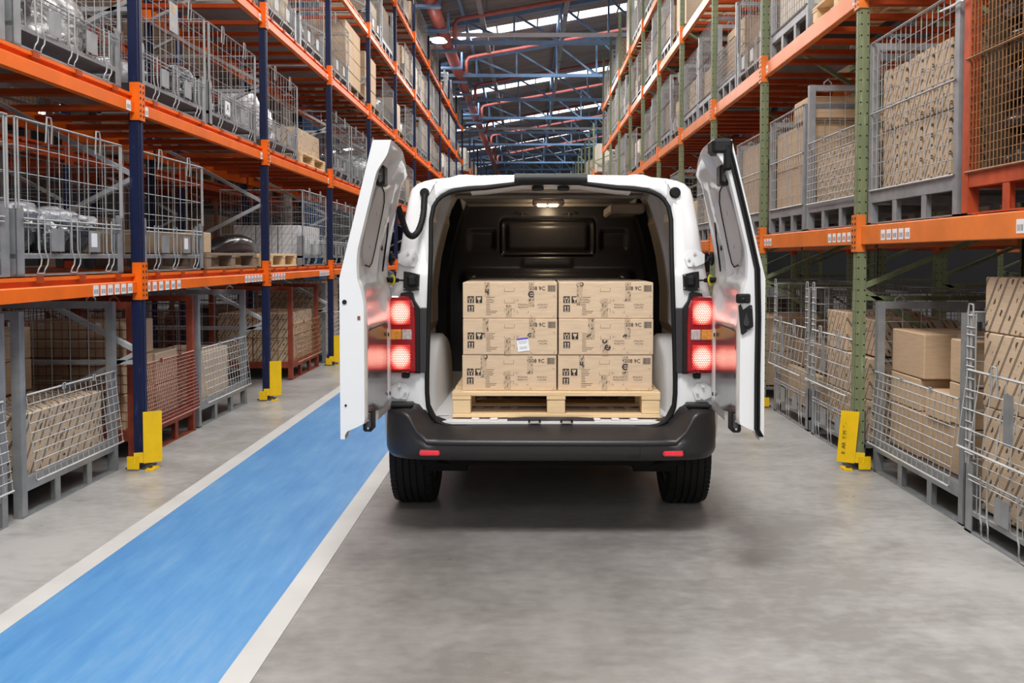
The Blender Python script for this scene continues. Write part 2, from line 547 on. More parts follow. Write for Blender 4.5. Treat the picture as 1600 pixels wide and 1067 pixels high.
ORD = 'first second third fourth fifth sixth seventh eighth ninth tenth eleventh twelfth thirteenth fourteenth fifteenth sixteenth seventeenth eighteenth nineteenth twentieth twenty-first twenty-second twenty-third twenty-fourth twenty-fifth twenty-sixth'.split()
# ------------------------------------------------------------------ the hall
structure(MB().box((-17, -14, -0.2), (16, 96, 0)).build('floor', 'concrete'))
structure(MB().box((-2.04, -14, 0.0), (-1.06, 90, 0.003)).build('floor_lane', 'lane_blue', label='blue painted walkway along the aisle'))
for x in (-2.145, -1.06):
    structure(MB().box((x, -14, 0.0), (x + 0.107, 90, 0.004)).build('floor_line', 'line_white'))
structure(MB().box((-17.2, -14, 0), (-17, 96, 6)).build('wall_left', 'wall_paint'))
structure(MB().box((16, -14, 0), (16.2, 96, 11.8)).build('wall_right', 'wall_paint'))
structure(MB().box((-17, -14.2, 0), (16, -14, 11.8)).build('wall_front', 'wall_paint'))
structure(MB().box((-17, 96, 0), (16, 96.2, 11.8)).build('wall_back', 'wall_paint'))
# corrugated roof sheets between the daylight strips
def roof_sheet(y0, y1):
    mb = MB()
    n = int((y1 - y0) / 0.34)
    rows = []
    for k in range(n * 4 + 1):
        y = y0 + (y1 - y0) * k / (n * 4)
        dz = 0.05 if k % 4 in (1, 2) else 0.0
        rows.append([(-17, y, roof_z(-17) + dz), (16, y, roof_z(16) + dz)])
    mb.grid(rows)
    return structure(mb.build('ceiling', 'roof_sheet'))
edges = [-14]
for y in STRIP_Y:
    edges += [y - 0.46, y + 0.46]
edges.append(96)
for a, b_ in zip(edges[0::2], edges[1::2]):
    roof_sheet(a, b_)
for i, y in enumerate(STRIP_Y):
    # each strip: translucent panes in a row, thin bars between them
    o = structure(MB().add([(-17, y - 0.46, roof_z(-17) + 0.02), (16, y - 0.46, roof_z(16) + 0.02), (16, y + 0.46, roof_z(16) + 0.02), (-17, y + 0.46, roof_z(-17) + 0.02)], [(0, 1, 2, 3)]).build('window_%d' % (i + 1), 'skylight_glow'))
    mb = MB()
    for k in range(26):
        x = -16.4 + k * 1.28
        mb.bar((x, y - 0.48, roof_z(x) - 0.01), (x, y + 0.48, roof_z(x) - 0.01), 0.045, 0.05)
    mb.build('glazing_bar', 'roof_sheet', o, kind='stuff')

# roof trusses: level bottom chord, sloping top chord, webs
TR_Y = [11.7 + 4.5 * k for k in range(17)]
X0, X1, ZB = -4.6, 12.0, 7.72
for i, y in enumerate(TR_Y):
    t = thing('roof_truss', 'blue lattice roof truss spanning the aisle, %s from the front' % ORD[i], 'truss', (X0, y, ZB))
    col = 'truss_blue'
    def P(x, top):
        return (x - X0, 0, (roof_z(x) - 0.22 if top else ZB) - ZB)
    MB().bar(P(X0, 0), P(X1, 0), 0.11, 0.11).build('bottom_chord', col, t)
    MB().bar(P(X0, 1), P(X1, 1), 0.10, 0.11).build('top_chord', col, t)
    xs = [X0 + 1.38 * k for k in range(1, 12)]
    for k, x in enumerate(xs):
        MB().bar(P(x, 0), P(x, 1), 0.06, 0.06, (0, 1, 0)).build('web_post', col, t)
        MB().bar(P(x, 1), P(x + 1.38, 0), 0.06, 0.06, (0, 1, 0)).build('web_diagonal', col, t)
for i, y in enumerate((25.0, 43.0)):
    tag(MB().bar((-4.4, y, 7.9), (11, y, 7.9), 0.1, 0.1).build('tie_beam', 'truss_white'), 'white tie beam crossing under the roof, %s from the front' % ORD[i], 'beam')
# purlins along the roof
for i, x in enumerate((-1.9, 0.9, 3.7)):
    mb = MB().bar((x, -10, roof_z(x) - 0.16), (x, 94, roof_z(x) - 0.16), 0.07, 0.13)
    structure(mb.build('ceiling_beam', 'truss_blue'))
# sprinkler pipes
for i, y in enumerate((19.5, 24.0, 28.5, 33.0, 37.5, 42.0, 46.5, 51, 55.5)):
    xa = -2.1
    pts = [(xa, y, roof_z(xa) - 0.95), (xa, y, roof_z(xa) - 0.55), (xa + 0.08, y, roof_z(xa) - 0.42), (xa + 0.25, y, roof_z(xa) - 0.38), (10, y, roof_z(10) - 0.4)]
    p = thing('sprinkler_pipe', 'red sprinkler pipe sloping under the roof, %s from the front' % ORD[i], 'pipe', (xa, y, roof_z(xa) - 1.3))
    MB().tube([(a - xa, b - y, c - roof_z(xa) + 1.3) for a, b, c in pts], 0.055, 8).build('pipe', 'pipe_red', p, smooth=True)
    for k in range(4):
        x = xa + 0.9 + 2.2 * k
        MB().rod((x - xa, 0, roof_z(x) - roof_z(xa) + 0.92), (x - xa, 0, roof_z(x) - roof_z(xa) + 1.28), 0.014, 4, True).build('pipe_hanger', 'zinc', p)
main = thing('sprinkler_main', 'thick red sprinkler main on blue brackets above the blue-post rack', 'pipe', (-2.45, 14, 7.75))
MB().tube([(0, -6, -0.05), (0, 22, 0.05), (0, 60, 0.1)], 0.17, 14).build('pipe', 'pipe_red', main, smooth=True)
for k in range(14):
    y = -2 + 2.25 * k
    MB().bar((-0.45, y, -0.2), (0.28, y, -0.2), 0.16, 0.07).bar((0.25, y, -0.2), (0.25, y, 0.3), 0.06, 0.06, (0, 1, 0)).build('pipe_bracket', 'truss_blue', main)
pl = tag(MB().disc((-2.31, 22.0, 6.95), (0, 0, 1), 0.20, 0.09, 18, 0.12).build('bay_lamp', 'lamp_glow'), 'round glowing lamp hanging under the red sprinkler main', 'lamp')
# electric conduits with small boxes hanging below the purlins
for i, x in enumerate((-1.35, 1.05)):
    mb = MB()
    for k in range(30):
        y = 18 + 1.5 * k
        mb.bar((x, y, roof_z(x) - 0.42), (x, y + 1.3, roof_z(x) - 0.42), 0.14, 0.08)
    mb.build('cable_tray', 'zinc', kind='stuff')

# blue columns with a cream down pipe, behind the blue-post rack
for i, y in enumerate((16.2, 36.0)):
    c = thing('hall_column', 'blue steel hall column standing behind the blue-post rack, %s from the front' % ORD[i], 'column', (-4.15, y, 0))
    MB().box((-0.17, -0.012, 0), (0.17, 0.012, 7.9)).build('web_plate', 'column_blue', c)
    for x in (-0.17, 0.17):
        MB().box((x - 0.014, -0.15, 0), (x + 0.014, 0.15, 7.9)).build('flange', 'column_blue', c)
    d = thing('down_pipe', 'cream rain pipe running down beside the blue column, %s from the front' % ORD[i], 'pipe', (-4.52, y - 0.25, 0))
    MB().tube([(0, 0, 0), (0, 0, 7.9)], 0.085, 14).build('pipe', 'pipe_cream', d, smooth=True)
    for z in (1.5, 3.5, 5.5):
        MB().disc((0, 0, z), (0, 0, 1), 0.098, 0.06, 14).build('pipe_collar', 'pipe_cream', d, smooth=True, angle=40)

# ------------------------------------------------------------------ pallet racks
def post_mesh(h, mat):
    mb = MB()
    # open C section with lips, front web towards the aisle (local +x)
    w, d, t = 0.036, 0.032, 0.005
    mb.box((d - t, -w, 0), (d, w, h))
    mb.box((-d, -w, 0), (d - t, -w + t, h))
    mb.box((-d, w - t, 0), (d - t, w, h))
    mb.box((-d, -w + t, 0), (-d + t, -w + 0.022, h))
    mb.box((-d, w - 0.022, 0), (-d + t, w - t, h))
    mb.box((d, -0.009, 0), (d + 0.004, 0.009, h))
    return mb.mesh('upright', mat)
def beam_mesh(L, h, style, mat):
    """beam along y from 0 to L, top at z = 0, front face at x = 0 (aisle side is +x)"""
    mb = MB()
    if style == 'step':
        prof = [(0.0, -h), (0.0, -0.058), (-0.006, -0.052), (-0.034, -0.050), (-0.034, -0.022), (-0.012, -0.020), (-0.012, 0.0), (-0.05, 0.0), (-0.05, -h)]
    else:
        prof = [(0.0, -h + 0.004), (0.0, -0.006), (-0.006, 0.0), (-0.05, 0.0), (-0.05, -h), (-0.004, -h)]
    mb.prism([(x, 0, z) for x, z in prof], (0, L, 0))
    return mb.mesh('shelf_beam', mat)
def conn_mesh(side, h, mat):
    mb = MB()
    mb.box((0.036, -0.043, -h - 0.05), (0.044, 0.043, 0.075))
    mb.box((-0.02, -0.046, -h - 0.05), (0.044, -0.039, 0.075))
    mb.box((-0.02, 0.039, -h - 0.05), (0.044, 0.046, 0.075))
    return mb.mesh('beam_connector', mat)
def slot_mesh(mat='plastic_black'):
    mb = MB()
    for z in (0.05, 0.012, -0.03, -0.075, -0.115, -0.15):
        for y in (-0.022, 0.022):
            mb.box((0.0, y - 0.006, z - 0.008), (0.0022, y + 0.006, z + 0.008))
    return mb.mesh('connector_slots', mat)

def make_rack(name, label, sgn, xf, depth, ys, levels, bh, style, post, beam, brace, brace_z, labels, ztop, stickers=True, detail=True):
    """sgn = +1: the aisle lies towards +x of the rack (rack on the left), -1: towards -x"""
    y0 = ys[0]
    R = thing(name, label, 'rack', (xf, y0, 0))
    rot = (0, 0, 0) if sgn > 0 else (0, 0, PI)
    def L(x, y, z):
        return (x - xf, y - y0, z)
    xc, xb = xf, xf - sgn * depth
    pm = post_mesh(ztop, post)
    cm = conn_mesh(sgn, bh, beam)
    sm = slot_mesh()
    for y in ys:
        place('upright', pm, R, L(xc, y, 0), rot)
        place('upright', pm, R, L(xb, y, 0), (0, 0, PI) if sgn > 0 else (0, 0, 0))
        place('base_plate', BASE_PLATE, R, L(xc, y, 0))
        # lattice between the front and the back upright
        zf, zb = brace_z
        step = 1.2
        k = 0
        while zf + step * k < ztop - 0.7:
            a, b2, c2 = zf + step * k, zb + step * k, zb + step * (k + 1)
            MB().bar(L(xc, y, a), L(xb, y, b2), 0.03, 0.05, (0, 1, 0)).build('brace', brace, R)
            MB().bar(L(xc, y, a), L(xb, y, min(c2, ztop - 0.1)), 0.03, 0.05, (0, 1, 0)).build('brace', brace, R)
            if k % 2 == 0:
                MB().bar(L(xc, y, a - 0.07), L(xb, y, a - 0.07), 0.03, 0.05, (0, 1, 0)).build('brace', brace, R)
            k += 1
    for li, z in enumerate(levels):
        for i in range(len(ys) - 1):
            Lb = ys[i + 1] - ys[i] - 0.09
            key = ('beam', round(Lb, 3), style, beam, bh)
            if key not in CACHE:
                CACHE[key] = beam_mesh(Lb, bh, style, beam)
            me = CACHE[key]
            if sgn > 0:
                place('shelf_beam', me, R, L(xf + 0.012, ys[i] + 0.045, z))
                place('shelf_beam', me, R, L(xb, ys[i + 1] - 0.045, z), (0, 0, PI))
            else:
                place('shelf_beam', me, R, L(xf - 0.012, ys[i + 1] - 0.045, z), (0, 0, PI))
                place('shelf_beam', me, R, L(xb, ys[i] + 0.045, z))
            nb = 6
            kb = ('bar', depth)
            if kb not in CACHE:
                m2 = MB()
                m2.box((0.045, -0.035, -0.062), (depth - 0.05, 0.035, -0.022))
                m2.box((0.0, -0.03, -0.022), (0.06, 0.03, 0.006))
                m2.box((-0.008, -0.03, -0.03), (0.004, 0.03, 0.006))
                CACHE[kb] = m2.mesh('support_bar', 'bar_orange')
            for b_ in range(nb):
                y = ys[i] + 0.30 + (Lb - 0.5) * b_ / (nb - 1)
                place('support_bar', CACHE[kb], R, L(xf, y, z), (0, 0, PI) if sgn > 0 else (0, 0, 0))
        for y in ys:
            o = place('beam_connector', cm, R, L(xc, y, z), rot)
            if y < 15 and detail:
                place('connector_slots', sm, o, (0.0442, 0, 0), kind='stuff')
    if stickers:
        for (li, y, n, dy) in labels:
            for k in range(n):
                yy = y + k * dy
                z = levels[li] - (bh * 0.74 if style == 'step' else 0.072)
                o = place('shelf_sticker', STICKER, R, L(xf + sgn * 0.0125, yy, z), rot)
                place('barcode', STICKER_CODE, o, (0.0012, 0, -0.004))
    return R
CACHE = {}
BASE_PLATE = MB().box((-0.075, -0.075, 0), (0.075, 0.075, 0.012)).box((-0.05, -0.05, 0.012), (0.05, 0.05, 0.07)).mesh('base_plate', 'dark_steel')
STICKER = MB().box((0, -0.032, -0.033), (0.001, 0.032, 0.033)).mesh('shelf_sticker', 'paper_white')
STICKER_CODE = MB().box((0, -0.022, -0.016), (0.0006, 0.022, 0.012)).mesh('barcode', 'barcode')
XL, XR, DEP = -2.69, 2.265, 1.15
LY = [3.04 + 2.82 * k for k in range(12)]
RY = [3.22, 5.86, 8.30, 10.56, 12.82, 15.05, 17.2, 19.35, 21.7, 24.05, 26.4]
LZ = [1.34, 2.56, 3.93, 5.27, 6.60]
RZ = [1.665, 3.31, 4.80, 6.12]
lab = []
lab += [(0, 5.26, 6, 0.09), (0, 5.98, 6, 0.105), (0, 8.05, 6, 0.09), (0, 8.80, 6, 0.10), (0, 10.9, 6, 0.09)]
for li in (1, 2, 3):
    for y in LY[1:8]:
        lab += [(li, y - 0.13, 1, 0.1), (li, y + 0.13, 1, 0.1)]
RACK_L = make_rack('pallet_rack', 'tall pallet rack with dark blue posts and orange beams', 1, XL, DEP, LY, LZ, 0.13, 'step', 'post_blue', 'rack_orange', 'brace_grey', (0.80, 0.22), lab, 7.3)
lab = [(0, 3.85, 2, 0.075), (0, 5.10, 5, 0.088), (0, 6.03, 5, 0.098), (0, 8.0, 3, 0.09), (0, 8.42, 3, 0.1)]
for li in (1, 2):
    for y in RY[1:7]:
        lab += [(li, y - 0.13, 1, 0.1), (li, y + 0.13, 1, 0.1)]
RACK_R = make_rack('pallet_rack', 'tall pallet rack with green perforated posts and orange beams', -1, XR, DEP, RY, RZ, 0.128, 'plain', 'post_green', 'rack_orange_pale', 'post_green', (1.24, 0.52), lab, 7.6)
# the racks standing back to back with them, and those beyond the cross aisle
LB = [3.04 + 2.82 * k for k in range(7)]
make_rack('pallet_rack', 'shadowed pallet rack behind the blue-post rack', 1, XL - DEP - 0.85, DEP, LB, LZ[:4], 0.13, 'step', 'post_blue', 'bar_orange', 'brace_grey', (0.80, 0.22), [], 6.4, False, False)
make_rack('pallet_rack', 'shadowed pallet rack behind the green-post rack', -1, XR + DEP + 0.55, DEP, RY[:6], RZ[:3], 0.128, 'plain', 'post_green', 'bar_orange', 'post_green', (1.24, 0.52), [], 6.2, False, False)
make_rack('pallet_rack', 'rack of the next aisle glimpsed under the green-post rack', -1, 8.3, DEP, RY[:6], RZ[:2], 0.128, 'plain', 'post_green', 'rack_orange_pale', 'post_green', (1.24, 0.52), [], 4.4, False, False)
L2Y = [37.6 + 2.82 * k for k in range(6)]
R2Y = [30.4 + 2.4 * k for k in range(8)]
make_rack('pallet_rack', 'distant pallet rack with blue posts beyond the cross aisle', 1, XL + 0.05, DEP, L2Y, LZ[:4], 0.13, 'step', 'post_blue', 'rack_orange', 'brace_grey', (0.80, 0.22), [], 6.9, False, False)
make_rack('pallet_rack', 'distant pallet rack with green posts beyond the cross aisle', -1, XR, DEP, R2Y, [1.665, 3.31, 4.5], 0.128, 'plain', 'post_green', 'rack_orange_pale', 'post_green', (1.24, 0.52), [], 6.2, False, False)

# yellow post guards on the floor
def guard(px, py, sgn, tilt, label, text=False):
    g = thing('post_guard', label, 'post guard', (px, py, 0))
    s = sgn
    t = 0.008
    mb = MB()
    # tall plate turned towards the aisle, with a short return around the post
    tx = tilt
    A, B = (0.0, -0.03), (s * 0.10, 0.035)
    def wall(a, b_, z0, z1, dx0, dx1):
        d = Vector((b_[0] - a[0], b_[1] - a[1], 0)).normalized()
        nrm = Vector((d.y, -d.x, 0)) * (t * (1 if s > 0 else -1))
        lo = [(a[0] + dx0, a[1], z0), (b_[0] + dx0, b_[1], z0)]
        hi = [(a[0] + dx1, a[1], z1), (b_[0] + dx1, b_[1], z1)]
        return [lo[0], lo[1], hi[1], hi[0]], tuple(nrm)
    q, n = wall(A, B, 0.05, 0.40, 0.0, tx)
    mb.prism(q, n)
    mb.build('guard_plate', 'guard_yellow', g)
    mb = MB()
    q, n = wall((-s * 0.055, -0.05), A, 0.055, 0.125, 0.0, tx * 0.2)
    mb.prism(q, n)
    mb.build('guard_return', 'guard_yellow', g)
    mb = MB().box((min(-s * 0.10, -s * 0.02), -0.055, 0.013), (max(-s * 0.10, -s * 0.02), -0.045, 0.10))
    mb.box((min(s * 0.018, s * 0.075), -0.045, 0.0), (max(s * 0.018, s * 0.075), 0.06, 0.012))
    mb.build('guard_foot', 'guard_yellow', g)
    MB().disc((s * 0.035, 0.0, 0.012), (0, 0, 1), 0.014, 0.02, 6).build('anchor_bolt', 'dark_steel', g)
    return g
for i, y in enumerate(LY[1:4]):
    guard(XL + 0.06, y - 0.07, 1, 0.0, 'yellow steel guard at the foot of the %s dark blue post' % ORD[i], False)
g = guard(XR - 0.055, RY[1] - 0.07, -1, 0.03, 'leaning yellow guard with worn black letters at a green post', True)
guard(XR - 0.06, RY[2] - 0.07, -1, 0.0, 'yellow guard at the green post just past the van door')
def text_mesh(s, size, mat, name='lettering', bold=0.0, align='CENTER', extr=0.0004):
    key = ('text', s, size, mat, bold)
    if key in CACHE:
        return CACHE[key]
    cu = bpy.data.curves.new(name, 'FONT')
    cu.body = s
    cu.size = size
    cu.align_x = align
    cu.align_y = 'CENTER'
    cu.extrude = extr
    cu.offset = bold
    cu.resolution_u = 2
    o = bpy.data.objects.new(name, cu)
    C.objects.link(o)
    dg = bpy.context.evaluated_depsgraph_get()
    me = bpy.data.meshes.new_from_object(o.evaluated_get(dg))
    bpy.data.objects.remove(o)
    me.materials.clear()
    me.materials.append(M[mat])
    CACHE[key] = me
    return me
gp = [c for c in g.children if c.name.startswith('guard_plate')][0]
th = math.atan2(0.065, 0.10)
place('lettering', text_mesh("II  AR  Y M  '' -", 0.036, 'ink'), gp, (-0.062, -0.002, 0.215), (PI / 2, -PI / 2 + 0.06, -th), kind='stuff')
# ------------------------------------------------------------------ wire cages, stillages, pallets
def wires(mb, plane, a0, a1, z0, z1, pos, na, nz, r):
    """a grid of wires; plane 'x': at x = pos with a along y; plane 'y': at y = pos with a along x"""
    def p(a, z, o=0.0):
        return (pos + o, a, z) if plane == 'x' else (a, pos + o, z)
    for k in range(na + 1):
        a = a0 + (a1 - a0) * k / na
        mb.rod(p(a, z0), p(a, z1), r)
    for k in range(nz + 1):
        z = z0 + (z1 - z0) * k / nz
        mb.rod(p(a0, z, r), p(a1, z, r), r)
    return mb
def hook(mb, x, y, z, r=0.005):
    return mb.tube([(x, y - 0.028, z - 0.10), (x - 0.006, y - 0.028, z), (x - 0.004, y - 0.02, z + 0.045), (x - 0.004, y + 0.02, z + 0.045), (x - 0.006, y + 0.028, z), (x, y + 0.028, z - 0.10)], r, 5)
def cage_G(L, D, H, far=False, gate=False):
    """foldable wire cage: sheet feet, wire walls, hooks on the top wire, bent wire latches at the foot"""
    t = thing('wire_cage', '', 'cage')
    y0, y1 = -L / 2, L / 2
    zb = 0.12
    hf = 0.36
    f = 0.07
    for sx, sy in ((0, 0), (0, 1), (1, 0), (1, 1)):
        mb = MB()
        X0 = 0.0 if sx == 0 else D
        Y0 = y0 if sy == 0 else y1
        dx, dy = (f if sx == 0 else -f), (f if sy == 0 else -f)
        def bx(a, b):
            mb.box((min(a[0], b[0]), min(a[1], b[1]), a[2]), (max(a[0], b[0]), max(a[1], b[1]), b[2]))
        bx((X0, Y0, 0), (X0 + (0.006 if sx == 0 else -0.006), Y0 + dy, hf))
        bx((X0, Y0, 0), (X0 + dx, Y0 + (0.006 if sy == 0 else -0.006), hf))
        bx((X0, Y0, hf), (X0 + dx * 0.25, Y0 + dy * 0.9, hf + 0.018))
        mb.build('corner_foot', 'zinc', t)
    mb = MB()
    mb.box((0.004, y0, zb - 0.025), (0.03, y1, zb)).box((D - 0.03, y0, zb - 0.025), (D, y1, zb))
    mb.box((0.03, y0, zb - 0.025), (D - 0.03, y0 + 0.03, zb)).box((0.03, y1 - 0.03, zb - 0.025), (D - 0.03, y1, zb))
    mb.box((0.03, y0 + 0.03, zb - 0.012), (D - 0.03, y1 - 0.03, zb - 0.006))
    mb.build('base_frame', 'zinc', t)
    for x in (0.0, D - 0.02):
        MB().box((x, y0, 0.0), (x + 0.02, y1, 0.012)).build('base_runner', 'zinc', t)
    na = max(6, int(L / 0.105))
    nz = max(5, int((H - zb) / 0.125))
    nd = max(5, int(D / 0.11))
    r = 0.0028
    wires(MB(), 'x', y0 + 0.01, y1 - 0.01, zb, 0.46 if gate else H, 0.004, na, 4 if gate else nz, r).build('front_mesh', 'zinc_wire', t, kind='stuff')
    wires(MB(), 'x', y0 + 0.01, y1 - 0.01, zb, H, D - 0.006, na, nz, r).build('back_mesh', 'zinc_wire', t, kind='stuff')
    wires(MB(), 'y', 0.01, D - 0.01, zb, H, y0 + 0.004, nd, nz, r).build('side_mesh', 'zinc_wire', t, kind='stuff')
    wires(MB(), 'y', 0.01, D - 0.01, zb, H, y1 - 0.010, nd, nz, r).build('side_mesh', 'zinc_wire', t, kind='stuff')
    mb = MB()
    for y in (y0 + 0.004, y0 + 0.03, y1 - 0.004, y1 - 0.03):
        mb.rod((0.002, y, hf), (0.002, y, H), 0.006)
    for y in (y0 + 0.004, y1 - 0.004):
        mb.rod((D - 0.002, y, hf), (D - 0.002, y, H), 0.006)
    mb.build('corner_wires', 'zinc_wire', t, kind='stuff')
    mb = MB()
    if gate:
        for ya, yb in ((y0, y0 + 0.085), (y1 - 0.085, y1)):
            for y in (ya, ya + 0.04, yb):
                mb.rod((0.0, y, 0.40), (0.0, y, H), 0.0045)
            for k in range(14):
                z = 0.42 + (H - 0.42) * (k + (k % 3) * 0.15) / 13.4
                mb.rod((-0.004, ya, z), (-0.004, yb, z), 0.0042)
    else:
        mb.rod((0, y0, H), (0, y1, H), 0.006)
    mb.rod((D, y0, H), (D, y1, H), 0.006).rod((0, y0, H), (D, y0, H), 0.006).rod((0, y1, H), (D, y1, H), 0.006)
    mb.build('top_rim', 'zinc_wire', t)
    # lower flap: a double wire above it and three pairs of bent latches
    MB().rod((-0.008, y0 + 0.05, 0.31), (-0.008, y1 - 0.05, 0.31), 0.005).rod((-0.008, y0 + 0.05, 0.285), (-0.008, y1 - 0.05, 0.285), 0.004).build('flap_wires', 'zinc_wire', t, kind='stuff')
    if not far:
        for y in ((y0 + 0.04, y1 - 0.04) if gate else (y0 + 0.27 * L, y0 + 0.73 * L)):
            hook(MB(), 0.0, y, H).build('hook', 'zinc_wire', t)
        for y in (y0 + 0.18 * L, y0 + 0.53 * L, y0 + 0.82 * L):
            mb = MB()
            for d in (-0.032, 0.032):
                mb.tube([(-0.012, y + d, 0.33), (-0.012, y + d, 0.15), (-0.014, y + d - 0.004, 0.125), (-0.016, y + d - 0.022, 0.09), (-0.014, y + d - 0.018, 0.06), (-0.006, y + d - 0.006, 0.035), (0.0, y + d - 0.006, 0.012)], 0.0043, 5)
            mb.rod((0.0, y - 0.038, 0.012), (0.0, y + 0.026, 0.012), 0.0043)
            mb.build('wire_latch', 'zinc_wire', t)
        for y in (y0 + 0.33 * L, y0 + 0.68 * L):
            MB().box((-0.012, y - 0.065, 0.135), (-0.009, y + 0.065, 0.265)).build('name_plate', 'zinc', t)
    if gate:
        # drop gate leaning out of the upper opening
        mb = MB()
        n = 9
        zt, zl, xt, xl = 0.86, 0.46, -0.010, -0.062
        for k in range(n + 1):
            y = y0 + 0.03 + (L - 0.06) * k / n
            mb.rod((xt, y, zt), (xl, y, zl), 0.0036)
        for k in range(5):
            q = k / 4
            mb.rod((xt + (xl - xt) * q, y0 + 0.03, zt + (zl - zt) * q), (xt + (xl - xt) * q, y1 - 0.03, zt + (zl - zt) * q), 0.0036 if k in (1, 2, 3) else 0.007)
        mb.build('drop_gate', 'zinc_wire', t, kind='stuff')
        hook(MB(), xt, y0 + 0.35 * L, zt, 0.006).build('hook', 'zinc_wire', t)
        hook(MB(), xt, y0 + 0.75 * L, zt, 0.006).build('hook', 'zinc_wire', t)
        MB().box((-0.05, y0 + 0.55 * L, 0.55), (-0.046, y0 + 0.62 * L, 0.80)).build('name_plate', 'zinc', t)
    return t
def cage_S(L, D, H, front='half', frame='zinc', wire='zinc_wire', post=0.05, base=0.15, tilt=True, fine=1.0):
    """welded stillage: square posts, top rails, base beam on short legs, wire mesh walls"""
    t = thing('stillage', '', 'stillage')
    y0, y1 = -L / 2, L / 2
    p = post
    for sx, sy in ((0, 0), (0, 1), (1, 0), (1, 1)):
        X = 0 if sx == 0 else D - p
        Y = y0 if sy == 0 else y1 - p
        MB().box((X, Y, 0.0), (X + p, Y + p, H)).build('corner_post', frame, t)
    zb = base
    for (a, b_) in (((0.004, y0 + p, zb - 0.01), (p - 0.004, y1 - p, zb + 0.065)), ((D - p + 0.004, y0 + p, zb - 0.01), (D - 0.004, y1 - p, zb + 0.065)),
                    ((p, y0 + 0.004, zb - 0.01), (D - p, y0 + p - 0.004, zb + 0.065)), ((p, y1 - p + 0.004, zb - 0.01), (D - p, y1 - 0.004, zb + 0.065))):
        MB().box(a, b_).build('base_beam', frame, t)
    MB().box((p, y0 + p, zb + 0.04), (D - p, y1 - p, zb + 0.05)).build('base_sheet', 'dark_steel', t)
    for k in (1, 2):
        y = y0 + L * k / 3
        MB().box((0.006, y - 0.028, 0.0), (0.012, y + 0.028, zb)).box((0.012, y - 0.006, 0), (0.05, y + 0.0, zb)).build('foot_bracket', frame, t)
    for x in (0.0, D - 0.05):
        MB().box((x, y0, 0.0), (x + 0.05, y1, 0.008)).build('base_runner', frame, t)
    for (a, b_) in (((D - p, y0 + p, H - 0.045), (D, y1 - p, H)), ((p, y0, H - 0.045), (D - p, y0 + 0.04, H)), ((p, y1 - 0.04, H - 0.045), (D - p, y1, H))):
        MB().box(a, b_).build('top_rail', frame, t)
    r = 0.0030
    na, nd = max(6, int(L / 0.115 / fine)), max(5, int(D / 0.125 / fine))
    z0 = zb + 0.065
    nz = max(5, int((H - z0) / 0.125 / fine))
    wires(MB(), 'x', y0 + p, y1 - p, z0, H, D - p / 2, na, nz, r).build('back_mesh', wire, t, kind='stuff')
    wires(MB(), 'y', p, D - p, z0, H, y0 + p / 2, nd, nz, r).build('side_mesh', wire, t, kind='stuff')
    wires(MB(), 'y', p, D - p, z0, H, y1 - p / 2, nd, nz, r).build('side_mesh', wire, t, kind='stuff')
    for y in (y0 + p * 0.7, y1 - p * 0.7):
        MB().tube([(0.12, y, H - 0.004), (0.12, y, H + 0.02), (0.15, y, H + 0.045), (0.18, y, H + 0.02), (0.18, y, H - 0.004)], 0.006, 5).build('lifting_eye', frame, t)
    mb = MB()
    if front == 'half':
        zt = z0 + (H - z0) * 0.50
        xb = -0.055 if tilt else -0.01
        zl = z0 - 0.01
        n = max(9, int(L / 0.068 / fine))
        m = max(6, int((zt - zl) / 0.052 / fine))
        for k in range(n + 1):
            y = y0 + 0.045 + (L - 0.09) * k / n
            mb.rod((-0.006, y, zt), (xb, y, zl), r)
        for k in range(m + 1):
            q = k / m
            x = -0.006 + (xb + 0.006) * q
            mb.rod((x - r, y0 + 0.04, zt + (zl - zt) * q), (x - r, y1 - 0.04, zt + (zl - zt) * q), r if 0 < k < m else 0.0065)
        mb.build('half_gate', wire, t, kind='stuff')
        hk = MB()
        for y in (y0 + 0.3 * L, y0 + 0.62 * L):
            hk.tube([(-0.012, y - 0.012, zt - 0.02), (-0.014, y - 0.012, zt + 0.014), (-0.014, y + 0.012, zt + 0.014), (-0.012, y + 0.012, zt - 0.02)], 0.005, 5)
        hk.build('gate_hook', wire, t, kind='stuff')
    elif front == 'full':
        n = max(9, int(L / 0.072 / fine))
        m = max(8, int((H - z0) / 0.085 / fine))
        wires(mb, 'x', y0 + p, y1 - p, z0 + 0.004, H - 0.004, 0.006, n, m, r)
        for z in (z0 + 0.004, z0 + (H - z0) * 0.52, H - 0.004):
            mb.rod((-0.004, y0 + p * 0.6, z), (-0.004, y1 - p * 0.6, z), 0.0065)
        mb.build('front_mesh', wire, t, kind='stuff')
    return t
def pallet(L, D, mat='wood_new', H=0.14):
    """deck boards run along y (the front), x is depth"""
    t = thing('pallet', '', 'pallet')
    y0, y1 = -L / 2, L / 2
    nb = 5
    bw = 0.115
    for k in range(nb):
        x = (D - bw) * k / (nb - 1)
        o = MB().cbox((x, y0, H - 0.022), (x + bw, y1, H), 0.002).build('deck_board', mat, t)
    for y in (y0, -0.05, y1 - 0.10):
        MB().cbox((0, y, H - 0.042), (D, y + 0.10, H - 0.0225), 0.002).build('stringer_board', mat, t)
        for x in (0.004, D / 2 - 0.06, D - 0.124):
            MB().cbox((x, y + 0.002, 0.0205), (x + 0.12, y + 0.098, H - 0.0425), 0.003).build('block', mat, t)
    for x in (0, D / 2 - 0.06, D - 0.12):
        MB().cbox((x, y0, 0), (x + 0.12, y1, 0.02), 0.002).build('bottom_board', mat, t)
    return t
